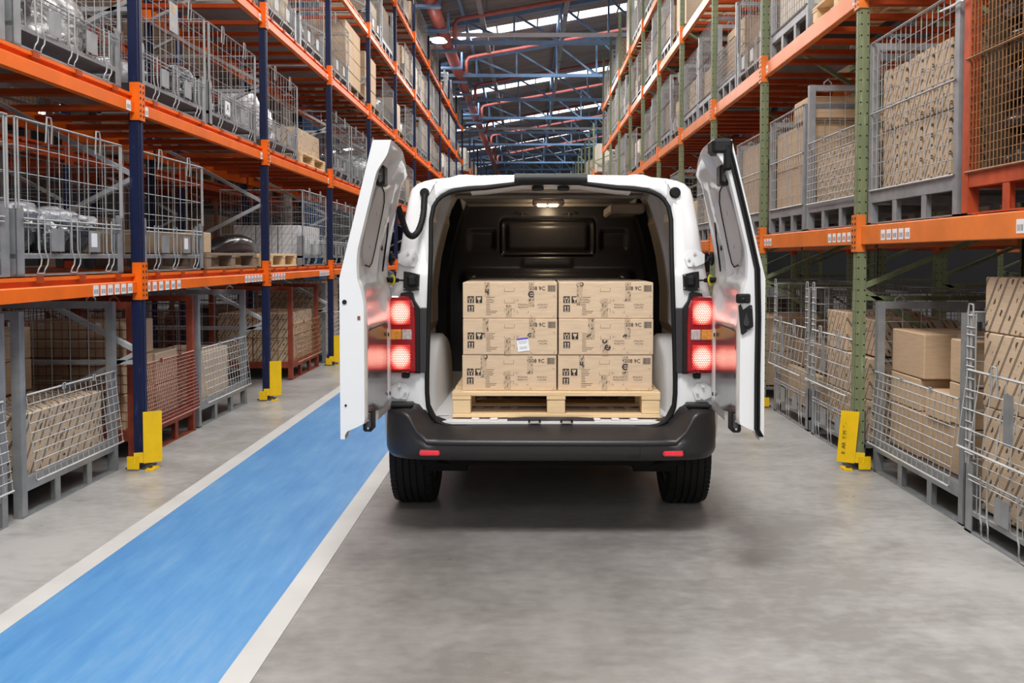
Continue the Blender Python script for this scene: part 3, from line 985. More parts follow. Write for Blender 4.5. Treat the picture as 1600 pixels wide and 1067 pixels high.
def carton_mesh(dx, dy, dz, mat):
    key = ('carton', round(dx, 3), round(dy, 3), round(dz, 3), mat)
    if key not in CACHE:
        mb = MB().cbox((-dx / 2, -dy / 2, 0), (dx / 2, dy / 2, dz), 0.006)
        CACHE[key] = mb.mesh('carton', mat)
    return CACHE[key]
def carton(x, y, z, dx, dy, dz, mat, label, group=None, rz=0.0, seam=False):
    o = bpy.data.objects.new('carton', carton_mesh(dx, dy, dz, mat))
    o.location, o.rotation_euler = (x, y, z), (0, 0, rz)
    C.objects.link(o)
    tag(o, label, 'carton', group)
    if seam:
        k = ('seam', round(dx, 3), round(dy, 3), round(dz, 3))
        if k not in CACHE:
            CACHE[k] = MB().box((-0.0025, -dy / 2 + 0.004, dz), (0.0025, dy / 2 - 0.004, dz + 0.0012)).box((-0.028, -dy / 2 - 0.0012, dz - 0.05), (0.028, -dy / 2, dz)).box((-0.028, dy / 2, dz - 0.05), (0.028, dy / 2 + 0.0012, dz)).mesh('sealing_tape', 'tape_clear')
        place('sealing_tape', CACHE[k], o)
    return o
def lump_mesh(seed, dx, dy, dz, mat):
    key = ('lump', seed, round(dx, 2), round(dy, 2), round(dz, 2), mat)
    if key in CACHE:
        return CACHE[key]
    from mathutils import noise as mn
    bm = bmesh.new()
    bmesh.ops.create_icosphere(bm, subdivisions=4, radius=1)
    for v in bm.verts:
        p = v.co.copy()
        f = 1 + 0.34 * mn.noise(p * 1.3 + Vector((seed * 7.1, 0, 0))) + 0.16 * abs(mn.noise(p * 3.4 + Vector((0, seed * 3.7, 0)))) + 0.05 * mn.noise(p * 8)
        q = p * f
        q.x = math.copysign(abs(q.x) ** 0.8, q.x)
        q.y = math.copysign(abs(q.y) ** 0.8, q.y)
        v.co = Vector((q.x * dx / 2, q.y * dy / 2, max(0.0, q.z * 0.62 + 0.5) * dz))
    for a, dim in enumerate((dx, dy, dz)):
        lo, hi = min(v.co[a] for v in bm.verts), max(v.co[a] for v in bm.verts)
        for v in bm.verts:
            q = (v.co[a] - lo) / (hi - lo)
            v.co[a] = (q if a == 2 else q - 0.5) * dim
    me = bpy.data.meshes.new('wrapped_part')
    bm.to_mesh(me)
    bm.free()
    me.materials.append(M[mat])
    me.shade_smooth()
    CACHE[key] = me
    return me
def lump(x, y, z, dx, dy, dz, mat, label, seed=0, rz=0.0, group=None):
    o = bpy.data.objects.new('wrapped_part', lump_mesh(seed, dx, dy, dz, mat))
    o.location, o.rotation_euler = (x, y, z), (0, 0, rz)
    C.objects.link(o)
    return tag(o, label, 'wrapped part', group)

PROTO = {}
LAST = [None]
EXTRAS = []
def carrier(kind, L, D, H, sgn, xf, y, z, label, group=None, **kw):
    """a cage, stillage or pallet with its front on the aisle side; sgn as in make_rack"""
    key = (kind, round(L, 2), round(D, 2), round(H, 2), tuple(sorted(kw.items())))
    rz = PI if sgn > 0 else 0.0
    if key not in PROTO:
        t = cage_G(L, D, H, **kw) if kind == 'G' else cage_S(L, D, H, **kw) if kind == 'S' else pallet(L, D, **kw)
        t.location, t.rotation_euler = (xf, y, z), (0, 0, rz)
        t['label'] = label
        if group:
            t['group'] = group
        PROTO[key] = t
        LAST[0] = t
        return t
    LAST[0] = copy_tree(PROTO[key], (xf, y, z), rz, label, group)
    return LAST[0]

def grid_fill(sgn, xf, yc, z, L, D, nx, ny, nz, H, mat, where, what, skip=(), seam=False, gap=0.012, jitter=0.006, depth0=0.06, extra=0):
    """cartons set out in columns (ny, along the aisle), tiers (nz) and rows into the shelf (nx)"""
    dx, dy, dz = D / nx, L / ny, H / nz
    for k in range(nz):
        for j in range(ny):
            for i in range(nx):
                if (i, j, k) in skip:
                    continue
                if i > 0 and k < nz - 1 and 0 < j < ny - 1:
                    continue                # buried: nothing of it shows
                jx, jy = RND.uniform(0, jitter), RND.uniform(-jitter, jitter)
                x = xf - sgn * (depth0 + dx * (i + 0.5) + jx)
                y = yc - L / 2 + dy * (j + 0.5) + jy
                w = []
                if nz > 1:
                    w.append('bottom' if k == 0 else 'top' if k == nz - 1 else '%s tier' % ORD[k] if nz > 3 else 'middle')
                if ny > 1:
                    w.append(ORD[j])
                if nx > 1 and i > 0:
                    w.append('behind' if i == 1 else 'rearmost')
                carton(x, y, z + dz * k + 0.001 * k, dx - gap, dy - gap, dz - 0.004, mat, '%s%s, %s' % (' '.join(w) + ' ' if w else '', what, where), rz=0.0 if sgn < 0 else PI, seam=seam)

# ---- what stands where.  sgn +1: blue-post rack, -1: green-post rack
LEVEL_NAME = {0: 'floor', 1: 'first shelf', 2: 'second shelf', 3: 'third shelf', 4: 'fourth shelf', 5: 'fifth shelf'}
RACK_NAME = {1: 'blue-post rack', -1: 'green-post rack'}
COUNT = {}
def nth(sgn, lv):
    COUNT[(sgn, lv)] = COUNT.get((sgn, lv), 0) + 1
    return ORD[COUNT[(sgn, lv)] - 1]
def shelf_z(sgn, lv):
    if lv == 0:
        return 0.0
    return (LZ if sgn > 0 else RZ)[lv - 1] + 0.008
def G(sgn, lv, y, L=1.18, H=0.86, D=0.98, what='wire cage', back=0.0, **kw):
    xf = (XL + 0.005 if sgn > 0 else XR - 0.005) - sgn * (0.02 + back) if lv else (XL if sgn > 0 else XR) - sgn * (0.05 + back)
    w = '%s load on %s, %s' % (nth(sgn, lv), LEVEL_NAME[lv], RACK_NAME[sgn])
    carrier('G', L, D, H, sgn, xf, y, shelf_z(sgn, lv), 'grey ' + what + ', ' + w, **kw)
    return xf, shelf_z(sgn, lv) + 0.13, w
def S(sgn, lv, y, L=1.1, H=1.1, D=0.98, what='grey stillage', back=0.0, **kw):
    xf = (XL + 0.005 if sgn > 0 else XR - 0.005) - sgn * (0.02 + back) if lv else (XL - 0.05 if sgn > 0 else XR) - sgn * (0.07 + back)
    w = '%s load on %s, %s' % (nth(sgn, lv), LEVEL_NAME[lv], RACK_NAME[sgn])
    carrier('S', L, D, H, sgn, xf, y, shelf_z(sgn, lv), what + ', ' + w, **kw)
    return xf, shelf_z(sgn, lv) + 0.152 + 0.05, w
def PL(sgn, lv, y, L=1.15, D=0.95, mat='wood_old', what='worn wooden pallet', back=0.0):
    xf = (XL if sgn > 0 else XR) - sgn * (0.02 + back)
    w = '%s load on %s, %s' % (nth(sgn, lv), LEVEL_NAME[lv], RACK_NAME[sgn])
    carrier('P', L, D, 0.14, sgn, xf, y, shelf_z(sgn, lv), what + ', ' + w, mat=mat)
    return xf, shelf_z(sgn, lv) + 0.141, w
def lumps(c, y, sgn, items, mat, noun):
    xf, z, w = c
    for k, (dy, dx, sx, sy, sz, seed) in enumerate(items):
        sx, sy, sz = sx * 0.92, sy * 0.88, sz
        dy = max(-(0.53 - sy / 2), min(0.53 - sy / 2, dy))
        dx = max(dx, sx / 2 + 0.05)
        lump(xf - sgn * dx, y + dy, z + 0.004, sx, sy, sz, mat, '%s, %s in the %s' % (noun, ORD[k], w), seed, 0.1 * math.sin(seed))

# floor, blue-post side
c = S(1, 0, 4.00, H=1.15, what='grey half-gate stillage at the frame edge')
grid_fill(1, c[0], 4.0, c[1], 0.95, 0.8, 1, 2, 1, 0.34, 'carton_striped', c[2], 'striped carton')
c = S(1, 0, 5.23, H=1.15, what='grey half-gate stillage')
grid_fill(1, c[0], 5.23, c[1], 0.95, 0.85, 2, 2, 1, 0.36, 'carton_striped', c[2], 'striped carton')
grid_fill(1, c[0] - 0.45, 5.50, c[1] + 0.37, 0.36, 0.4, 1, 1, 2, 0.42, 'carton_plain', c[2], 'plain carton at the back')
c = S(1, 0, 6.58, L=1.10, H=1.13, frame='red_steel', wire='red_wire', tilt=True, fine=0.5, what='rust-red half-gate stillage')
grid_fill(1, c[0], 6.35, c[1], 0.5, 0.8, 2, 1, 3, 0.78, 'carton_plain', c[2], 'brown carton', depth0=0.1, seam=True)
grid_fill(1, c[0], 6.84, c[1], 0.42, 0.8, 2, 1, 2, 0.50, 'carton_light', c[2], 'light carton', depth0=0.1)
c = S(1, 0, 7.82, L=1.22, H=1.13, what='grey half-gate stillage beside the rust-red one')
grid_fill(1, c[0], 7.75, c[1], 0.7, 0.5, 1, 2, 1, 0.42, 'carton_light', c[2], 'light carton')
c = S(1, 0, 10.68, L=1.26, H=1.10, frame='red_steel', wire='rusty_wire', what='rust-red stillage past the open gap')
grid_fill(1, c[0], 10.68, c[1], 1.14, 0.85, 2, 3, 2, 0.58, 'carton_striped_fine', c[2], 'striped carton')
c = S(1, 0, 12.3, L=1.2, H=1.1, what='grey stillage')
grid_fill(1, c[0], 12.3, c[1], 1.0, 0.85, 1, 2, 4, 0.92, 'carton_striped_fine', c[2], 'striped carton')
# first shelf, blue-post side
c = G(1, 1, 3.85, what='wire cage cut by the frame', H=0.84)
lumps(c, 3.85, 1, [(0.2, 0.5, 0.8, 0.8, 0.36, 1)], 'wrap_black', 'black wrapped part')
c = G(1, 1, 5.09, what='wire cage of black wrapped parts', H=0.84)
EXTRAS.append((LAST[0], 'paper', -0.19))
lumps(c, 5.09, 1, [(-0.36, 0.35, 0.62, 0.50, 0.26, 2), (0.02, 0.30, 0.55, 0.50, 0.24, 3), (0.36, 0.33, 0.60, 0.40, 0.22, 4), (-0.25, 0.72, 0.45, 0.66, 0.42, 5)], 'wrap_black', 'black wrapped part')
lumps((c[0], c[1] + 0.15, 'pile in the ' + c[2]), 5.09, 1, [(-0.34, 0.24, 0.4, 0.5, 0.14, 6), (0.12, 0.22, 0.36, 0.42, 0.13, 7), (0.38, 0.25, 0.36, 0.3, 0.1, 8)], 'wrap_clear', 'clear film bundle')
c = G(1, 1, 6.52, L=1.12, what='wire cage with flat cartons inside', H=0.84)
EXTRAS.append((LAST[0], 'paper', -0.17))
grid_fill(1, c[0], 6.52, c[1], 1.0, 0.8, 1, 3, 1, 0.17, 'carton_brown', c[2], 'flat carton')
c = PL(1, 1, 7.82, L=1.3, what='worn pallet before the black car bumper')
def car_bumper(x, y, z, label):
    o = thing('car_bumper', label, 'car part', (x, y, z))
    rows = []
    for i in range(17):
        s = -1 + i / 8
        yy = 0.68 * s
        bow = 0.2 * (1 - s * s)
        hgt = 0.24 * (1 - 0.72 * abs(s) ** 2.2) * (1 - 0.3 * s)
        row = []
        for k in range(9):
            a = PI * k / 8
            row.append((bow + 0.17 * math.cos(a) - 0.1, yy, max(0.012, hgt * math.sin(a) ** 0.8 * (0.8 + 0.2 * math.cos(a)))))
        rows.append(row)
    MB().grid(rows).build('bumper_skin', 'car_part_black', o, smooth=True)
    MB().bar((-0.02, -0.5, 0.06), (-0.02, 0.5, 0.06), 0.06, 0.10).build('inner_beam', 'plastic_black', o)
    return o
car_bumper(XL - 0.62, 9.42, c[1] + 0.003, 'black car bumper lying on the pale pallet on the first shelf')
carton(XL - 0.22, 7.28, c[1] + 0.001, 0.32, 0.18, 0.17, 'carton_plain', 'small brown carton beside the black car bumper')
c = PL(1, 1, 9.42, L=1.0, mat='wood_new', what='pale wooden pallet')
c = G(1, 1, 10.76, L=1.18, H=0.9, what='wire cage of white hatched cartons')
grid_fill(1, c[0], 10.76, c[1], 1.0, 0.8, 3, 2, 1, 0.36, 'carton_white', c[2], 'white hatched carton')
# second shelf
c = G(1, 2, 3.85, what='wire cage cut by the frame')
lumps(c, 3.9, 1, [(0.2, 0.45, 0.7, 0.7, 0.3, 9)], 'wrap_silver', 'silver wrapped part')
c = G(1, 2, 5.10, what='wire cage of silver wrapped parts')
lumps(c, 5.10, 1, [(-0.38, 0.30, 0.5, 0.46, 0.62, 10), (0.02, 0.28, 0.42, 0.52, 0.20, 11), (0.30, 0.32, 0.5, 0.44, 0.42, 12), (-0.05, 0.7, 0.55, 0.6, 0.72, 13), (0.40, 0.7, 0.4, 0.4, 0.6, 14)], 'wrap_silver', 'silver wrapped part')
c = G(1, 2, 6.57, L=1.2, what='wire cage with hanging tag')
EXTRAS.append((LAST[0], 'tag', 0.05))
lumps(c, 6.57, 1, [(-0.3, 0.4, 0.6, 0.5, 0.2, 15)], 'wrap_clear', 'grey wrapped part')
c = G(1, 2, 7.86, L=1.24, what='wire cage of dark parts')
EXTRAS.append((LAST[0], 'letter', 0.21))
lumps(c, 7.86, 1, [(-0.2, 0.45, 0.5, 0.45, 0.45, 16), (0.32, 0.4, 0.5, 0.4, 0.24, 17)], 'wrap_black', 'dark wrapped part')
c = G(1, 2, 9.40, L=1.2, what='wire cage of white film parts')
lumps(c, 9.40, 1, [(-0.35, 0.36, 0.5, 0.42, 0.5, 18), (0.05, 0.34, 0.46, 0.42, 0.42, 19), (0.38, 0.4, 0.4, 0.34, 0.3, 20)], 'wrap_white', 'white film bundle')
c = PL(1, 2, 10.75, L=1.2, mat='wood_new', what='pale pallet under a striped crate')
grid_fill(1, c[0], 10.75, c[1], 1.1, 0.85, 1, 1, 1, 0.30, 'carton_striped_fine', c[2], 'wide striped carton')
# third and fourth shelf near
c = G(1, 3, 9.38, L=1.2, what='wire cage of pale cartons')
grid_fill(1, c[0], 9.38, c[1], 1.0, 0.8, 1, 2, 1, 0.6, 'carton_light', c[2], 'pale carton')
c = G(1, 3, 10.72, L=1.2, what='wire cage of grey parts')
lumps(c, 10.72, 1, [(0.1, 0.4, 0.6, 0.8, 0.5, 21)], 'wrap_clear', 'grey wrapped part')
c = G(1, 3, 12.25, L=1.22, what='nearly empty wire cage')
c = PL(1, 3, 13.55, L=1.2, what='worn pallet under a block of cartons')
grid_fill(1, c[0], 13.55, c[1], 1.12, 0.9, 1, 2, 4, 0.96, 'carton_plain', c[2], 'brown carton')
c = PL(1, 3, 15.0, L=1.1, what='worn pallet past the brown block')
grid_fill(1, c[0], 15.0, c[1], 1.02, 0.9, 1, 1, 3, 0.85, 'carton_plain', c[2], 'brown carton')

# floor, green-post side
c = G(-1, 0, 3.92, L=1.16, H=1.16, what='tall wire cage cut by the frame', gate=True)
zz = c[1]
for k, h in enumerate((0.27, 0.27, 0.385, 0.285)):
    carton(XR + 0.05 + 0.06 + 0.27, 4.235 - 0.006 * (k % 2), zz, 0.54, 0.43, h, 'carton_striped', '%s striped carton from the bottom, far column of the tall cage cut by the frame' % ORD[k], seam=True)
    zz += h + 0.003
zz = c[1]
for k, h in enumerate((0.30, 0.36, 0.34)):
    carton(XR + 0.05 + 0.08 + 0.27, 3.72, zz, 0.54, 0.50, h, 'carton_striped', '%s striped carton from the bottom, near column of the tall cage cut by the frame' % ORD[k], seam=True)
    zz += h + 0.003
c = S(-1, 0, 5.16, L=1.2, H=1.15, tilt=True, what='grey half-gate stillage')
for k, (y, x, z, dx, dy, dz) in enumerate(((5.49, 0.32, 0.0, 0.46, 0.42, 0.285), (5.49, 0.32, 0.29, 0.46, 0.42, 0.20), (5.46, 0.32, 0.495, 0.46, 0.46, 0.28), (5.10, 0.36, 0.0, 0.5, 0.36, 0.28), (5.06, 0.34, 0.285, 0.5, 0.3, 0.16), (4.80, 0.34, 0.0, 0.46, 0.26, 0.29), (4.80, 0.32, 0.295, 0.44, 0.26, 0.235), (4.79, 0.33, 0.535, 0.46, 0.27, 0.245), (5.2, 0.76, 0, 0.30, 0.86, 0.55))):
    carton(XR + 0.07 + x, y, c[1] + z, dx, dy, dz, 'carton_plain', '%s carton %s, %s' % (('plain', 'lower', 'large upper', 'low middle', 'small middle', 'lowest near', 'second near', 'topmost near', 'long rear')[k], ('under the far stack', 'of the far stack', 'of the far stack', 'between the stacks', 'between the stacks', 'beside the tall cage', 'beside the tall cage', 'beside the tall cage', 'against the mesh')[k], 'plain cartons stillage on floor, green-post rack'), seam=True)
c = G(-1, 0, 6.50, L=0.96, H=1.20, what='tall wire cage behind the leaning guard', gate=True)
grid_fill(-1, c[0], 6.50, c[1], 0.88, 0.6, 1, 2, 3, 0.90, 'carton_striped_fine', c[2], 'striped carton', skip=((0, 0, 2),), depth0=0.1)
carton(XR + 0.5, 6.28, c[1] + 0.61, 0.6, 0.42, 0.26, 'carton_striped_fine', 'shorter striped carton on top, ' + c[2])
c = G(-1, 0, 7.56, L=1.0, H=1.20, what='tall wire cage of brown cartons', gate=True)
grid_fill(-1, c[0], 7.56, c[1], 0.88, 0.7, 1, 4, 1, 0.32, 'carton_plain', c[2], 'brown carton', depth0=0.1)
grid_fill(-1, c[0], 7.56, c[1] + 0.33, 0.88, 0.6, 1, 3, 1, 0.22, 'carton_brown', c[2], 'darker carton above', depth0=0.15)
c = G(-1, 0, 9.2, L=1.0, H=1.20, what='tall wire cage past the van door')
grid_fill(-1, c[0], 9.2, c[1], 0.88, 0.7, 1, 2, 2, 0.7, 'carton_plain', c[2], 'brown carton', depth0=0.1)
# first shelf, green-post side
c = S(-1, 1, 3.91, L=1.22, H=1.35, front='full', frame='orange_steel', wire='rusty_wire', post=0.06, fine=0.5, what='rust-red mesh stillage of black parts')
for k in range(6):
    for j in range(3):
        lump(XR + 0.36 + 0.02 * (k % 2), 3.545 + 0.352 * j, c[1] + 0.187 * k, 0.56, 0.335, 0.182, 'car_part_black', '%s black car part from the bottom, %s stack, %s' % (ORD[k], ('near', 'middle', 'far')[j], 'rust-red stillage, green-post rack'), 30 + k + j)
carton(XR + 0.4, 4.435, c[1], 0.6, 0.04, 1.0, 'carton_dark', 'thin brown board at the far end of the rust-red mesh stillage')
c = S(-1, 1, 5.17, L=1.2, H=1.20, front='full', what='big mesh stillage of folded cartons')
EXTRAS.append((LAST[0], 'tie', 0.0))
grid_fill(-1, c[0], 5.17, c[1], 1.05, 0.8, 1, 9, 2, 0.80, 'carton_striped_fine', c[2], 'folded carton', gap=0.004, depth0=0.05, jitter=0.02)
c = S(-1, 1, 6.49, L=1.12, H=1.18, front='half', tilt=False, what='half-gate stillage with a labelled rear stack')
grid_fill(-1, c[0], 6.49, c[1], 0.97, 0.42, 1, 7, 1, 0.40, 'carton_striped_fine', c[2], 'upright carton', gap=0.004, depth0=0.05)
grid_fill(-1, c[0] + 0.44, 6.49, c[1], 0.97, 0.40, 1, 2, 2, 0.74, 'carton_plain', c[2], 'printed carton at the back')
c = S(-1, 1, 7.64, L=1.04, H=1.05, front='full', what='mesh stillage of upright cartons')
grid_fill(-1, c[0], 7.64, c[1], 0.90, 0.42, 1, 6, 2, 0.72, 'carton_plain', c[2], 'upright carton', gap=0.006, depth0=0.05)
carton(XR + 0.3, 7.32, c[1] + 0.73, 0.5, 0.4, 0.18, 'carton_plain', 'loose carton lying on top, ' + c[2])
c = S(-1, 1, 8.92, L=1.06, H=1.0, front='full', what='mesh stillage of upright cartons')
grid_fill(-1, c[0], 8.92, c[1], 0.96, 0.42, 1, 6, 2, 0.74, 'carton_plain', c[2], 'upright carton', gap=0.006, depth0=0.05)
# second shelf, green-post side
c = PL(-1, 2, 6.45, L=1.05, mat='wood_new', what='pale pallet with white film load')
lumps(c, 6.45, -1, [(0.1, 0.5, 0.8, 0.7, 0.5, 40)], 'wrap_white', 'white film bundle')
c = S(-1, 2, 7.62, L=1.1, H=1.1, front='full', what='mesh stillage of white panels')
grid_fill(-1, c[0], 7.62, c[1], 0.94, 0.8, 1, 9, 1, 0.8, 'carton_pale', c[2], 'white upright panel', gap=0.02, depth0=0.05)
c = G(-1, 2, 8.98, L=1.0, H=0.9, what='wire cage of brown cartons')
grid_fill(-1, c[0], 8.98, c[1], 0.88, 0.8, 1, 3, 2, 0.5, 'carton_brown', c[2], 'brown carton', depth0=0.1)
c = S(-1, 2, 10.0, L=0.96, H=0.95, front='half', tilt=False, what='half-gate stillage')
grid_fill(-1, c[0], 10.0, c[1], 0.86, 0.8, 1, 2, 2, 0.62, 'carton_plain', c[2], 'brown carton', depth0=0.1)

# ---- the rest of both racks: loads down the aisle
def visible(sgn, lv, y):
    x, y_ = project((XL if sgn > 0 else XR), y, shelf_z(sgn, lv) + 0.95)
    if lv == 0:
        return False
    if sgn > 0 and x > 560 and y_ > (270 if x < 640 else 292):
        return False
    if sgn < 0 and x < 1150 and y_ > (262 if x > 1085 else 292):
        return False
    return -60 < y_ < 330 and -60 < x < 1660
def fill_far(sgn, lv, y, Lc, i):
    q = RND.random()
    z = shelf_z(sgn, lv)
    if sgn > 0:
        if q < 0.62:
            c = G(sgn, lv, y, L=Lc, H=RND.choice((0.8, 0.9)), far=y > 16)
        elif q < 0.80:
            c = S(sgn, lv, y, L=Lc, H=0.98, front=RND.choice(('full', 'half')), tilt=False)
        else:
            c = PL(sgn, lv, y, L=Lc)
    else:
        if q < 0.26:
            c = G(sgn, lv, y, L=Lc, H=0.9, far=y > 16)
        elif q < 0.84:
            c = S(sgn, lv, y, L=Lc, H=RND.choice((0.98, 1.1)), front=RND.choice(('full', 'full', 'half')), tilt=False)
        else:
            c = PL(sgn, lv, y, L=Lc)
    r = RND.random()
    m = RND.choice(('carton_plain', 'carton_plain', 'carton_light', 'carton_pale', 'carton_striped_fine', 'carton_brown'))
    noun = {'carton_plain': 'brown carton', 'carton_light': 'light carton', 'carton_pale': 'pale carton', 'carton_striped_fine': 'striped carton', 'carton_brown': 'dark carton'}[m]
    H = RND.uniform(0.4, 0.72)
    if r < 0.30 and sgn > 0 and q < 0.62:
        lumps(c, y, sgn, [(0.0, 0.42, 0.7, Lc * 0.8, H * 0.8, int(40 + 9 * q))], RND.choice(('wrap_clear', 'wrap_silver', 'wrap_white')), 'wrapped part')
    elif y < 13:
        grid_fill(sgn, c[0], y, c[1], Lc - 0.18, 0.8, 1, 2, 2, H, m, c[2], noun)
    elif y < 22:
        grid_fill(sgn, c[0], y, c[1], Lc - 0.18, 0.8, 1, 2, 1, H, m, c[2], noun)
    else:
        grid_fill(sgn, c[0], y, c[1], Lc - 0.18, 0.8, 1, 1, 1, H, m, c[2], noun)
c = G(1, 1, 12.25, L=1.22, what='empty wire cage')
c = G(1, 1, 13.6, L=1.22, what='empty wire cage next to the other')
c = G(1, 2, 12.25, L=1.22, what='empty wire cage')
c = G(1, 2, 13.6, L=1.22, what='wire cage with a low grey bundle')
lumps(c, 13.6, 1, [(0.2, 0.4, 0.5, 0.6, 0.2, 22)], 'wrap_clear', 'grey wrapped part')
done = {(1, 1): 14.3, (1, 2): 14.3, (1, 3): 15.6, (-1, 1): 9.5, (-1, 2): 10.5}
for sgn, ys, nl in ((1, LY, 5), (-1, RY, 4)):
    for lv in range(1, nl + 1):
        i = 0
        for k in range(len(ys) - 1):
            Lb = ys[k + 1] - ys[k]
            Lc = (Lb - 0.11 - 0.10) / 2
            for s in (0, 1):
                y = ys[k] + 0.075 + Lc / 2 + s * (Lc + 0.05)
                if y < done.get((sgn, lv), 4.0) or not visible(sgn, lv, y):
                    continue
                if lv == nl and sgn < 0 and 19.9 < y < 22.0:
                    continue
                fill_far(sgn, lv, y, min(Lc, 1.26), i)
                i += 1
# tall block of pale cartons on the top shelf of the green-post rack
c = PL(-1, 4, 20.5, L=1.0, what='pallet carrying a tall pale carton block')
grid_fill(-1, c[0], 20.5, c[1], 1.0, 0.9, 1, 1, 3, 1.35, 'carton_pale', c[2], 'pale carton')
# racks beyond the cross aisle
for sgn, ys, zs, nm in ((1, L2Y, LZ[:4], 'far blue-post rack'), (-1, R2Y, [1.665, 3.31, 4.5], 'far green-post rack')):
    n = 0
    for li, z in enumerate(zs):
        for k in range(len(ys) - 1):
            if z < 3 or (z < 4 and ys[k] > 45):
                continue
            Lb = ys[k + 1] - ys[k]
            x = (XL if sgn > 0 else XR) - sgn * 0.08
            m = RND.choice(('carton_pale', 'carton_plain', 'carton_light'))
            carton(x - sgn * 0.5, ys[k] + Lb / 2, z + 0.01, 0.9, Lb - 0.3, RND.uniform(0.7, 1.0), m, 'big carton block in bay %s of the %s, %s shelf up' % (ORD[k], nm, ORD[li]))
for k in range(5):
    for li, z in enumerate((0.0, RZ[0], RZ[1])):
        for s in (0, 1):
            Lb = (RY[k + 1] - RY[k]) / 2
            if RND.random() < 0.75:
                carton(8.3 + 0.5, RY[k] + Lb * (0.5 + s), z + 0.01, 0.8, Lb - 0.2, RND.uniform(0.5, 0.95), RND.choice(('carton_plain', 'carton_pale', 'carton_light')), 'carton block of the next aisle, %s bay, %s side, %s' % (ORD[k], ('near', 'far')[s], ('on the floor', 'first shelf', 'second shelf')[li]))
# shadowed loads of the racks behind
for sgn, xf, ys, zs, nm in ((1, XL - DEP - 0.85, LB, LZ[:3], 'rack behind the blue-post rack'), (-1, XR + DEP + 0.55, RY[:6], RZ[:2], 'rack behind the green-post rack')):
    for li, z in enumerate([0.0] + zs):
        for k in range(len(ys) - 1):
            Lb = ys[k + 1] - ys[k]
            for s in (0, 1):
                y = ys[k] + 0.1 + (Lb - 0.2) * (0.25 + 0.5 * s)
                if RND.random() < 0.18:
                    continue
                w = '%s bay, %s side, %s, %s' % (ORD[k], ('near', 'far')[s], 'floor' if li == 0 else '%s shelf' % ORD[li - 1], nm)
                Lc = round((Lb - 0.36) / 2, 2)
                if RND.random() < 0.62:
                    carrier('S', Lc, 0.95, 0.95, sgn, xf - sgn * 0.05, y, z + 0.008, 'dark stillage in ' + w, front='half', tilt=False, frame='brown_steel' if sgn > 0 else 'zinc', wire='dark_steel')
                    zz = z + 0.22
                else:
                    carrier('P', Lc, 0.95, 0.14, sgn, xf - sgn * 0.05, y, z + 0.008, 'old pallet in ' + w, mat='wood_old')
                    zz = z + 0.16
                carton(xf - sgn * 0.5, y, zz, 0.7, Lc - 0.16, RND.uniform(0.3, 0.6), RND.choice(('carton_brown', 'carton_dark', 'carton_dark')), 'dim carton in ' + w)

# small papers, tags and ties hung on single cages (added last, so that no copy inherits them)
for o, kind, y in EXTRAS:
    if kind == 'paper':
        MB().box((-0.0140, y - 0.034, 0.165), (-0.0125, y + 0.034, 0.25)).build('paper_tag', 'paper_white', o)
    elif kind == 'tag':
        t = MB().box((-0.012, y - 0.075, 0.58), (-0.008, y + 0.075, 0.80)).build('hanging_plate', 'zinc_wire', o)
        MB().box((-0.0135, y - 0.026, 0.72), (-0.0122, y + 0.026, 0.785)).build('sticker', 'carton_plain', t)
    elif kind == 'letter':
        t = MB().box((-0.0140, y - 0.06, 0.15), (-0.0125, y + 0.06, 0.265)).build('letter_plate', 'paper_white', o)
        place('lettering', text_mesh('A', 0.095, 'ink'), t, (-0.0146, y, 0.207), (PI / 2, 0, -PI / 2), kind='stuff')
    elif kind == 'tie':
        MB().tube([(-0.012, -0.40, 1.135), (-0.02, -0.58, 1.12), (-0.018, -0.655, 1.125)], [0.005, 0.007, 0.01], 6).build('cable_tie', 'tie_white', o)
# ------------------------------------------------------------------ the van
VY = 4.42
VAN = thing('delivery_van', 'white panel van seen from behind with both rear doors open', 'van', (0.109, VY, 0), -0.012)
def vz(py, Y):
    return at(861, py, Y)[1]
def lean(z):
    return max(0.0, z - 1.36) * 0.25
def vp(off, py, dy=0.0):
    """point on the leaning rear face: off = pixels from the van's middle line"""
    Y = VY + dy
    for _ in range(4):
        z = vz(py, Y)
        Y = VY + lean(z) + dy
    return (off / CAM_F * Y, Y - VY, z)
def resample(pts, n):
    d = [0.0]
    for a, b_ in zip(pts, pts[1:]):
        d.append(d[-1] + math.hypot(b_[0] - a[0], b_[1] - a[1]))
    out = []
    for k in range(n):
        t = d[-1] * k / (n - 1)
        i = max(j for j in range(len(d) - 1) if d[j] <= t + 1e-9)
        q = (t - d[i]) / (d[i + 1] - d[i])
        out.append(tuple(pts[i][m] + (pts[i + 1][m] - pts[i][m]) * q for m in (0, 1)))
    return out
def half_loop(segs, ns):
    out = []
    for s, n in zip(segs, ns):
        r = resample(s, n)
        out += r if not out else r[1:]
    return out
OPEN = half_loop([[(0, 285), (45, 286), (75, 290), (100, 293.5), (130, 295.5), (150, 298), (165, 303), (176, 311), (183, 323)],
                  [(183, 323), (187, 340), (188, 400), (191, 480), (194, 560), (195, 610), (193, 635)],
                  [(193, 635), (187, 652), (176, 662), (160, 667), (0, 668)]], (18, 16, 16))
OUT = half_loop([[(0, 272), (60, 272.5), (119, 273), (130, 271.5), (145, 272), (156, 276), (180, 278), (199, 282), (211, 287), (219, 295)],
                 [(219, 295), (224, 312), (230, 345), (237, 390), (246, 440), (254, 480), (261, 540), (264, 600), (264, 640)],
                 [(264, 640), (262, 690), (250, 706), (200, 708), (0, 708)]], (18, 16, 16))
def full(half):
    """closed loop from a half loop of 3-D points"""
    return half + [(-x, y, z) for x, y, z in half[-2:0:-1]]
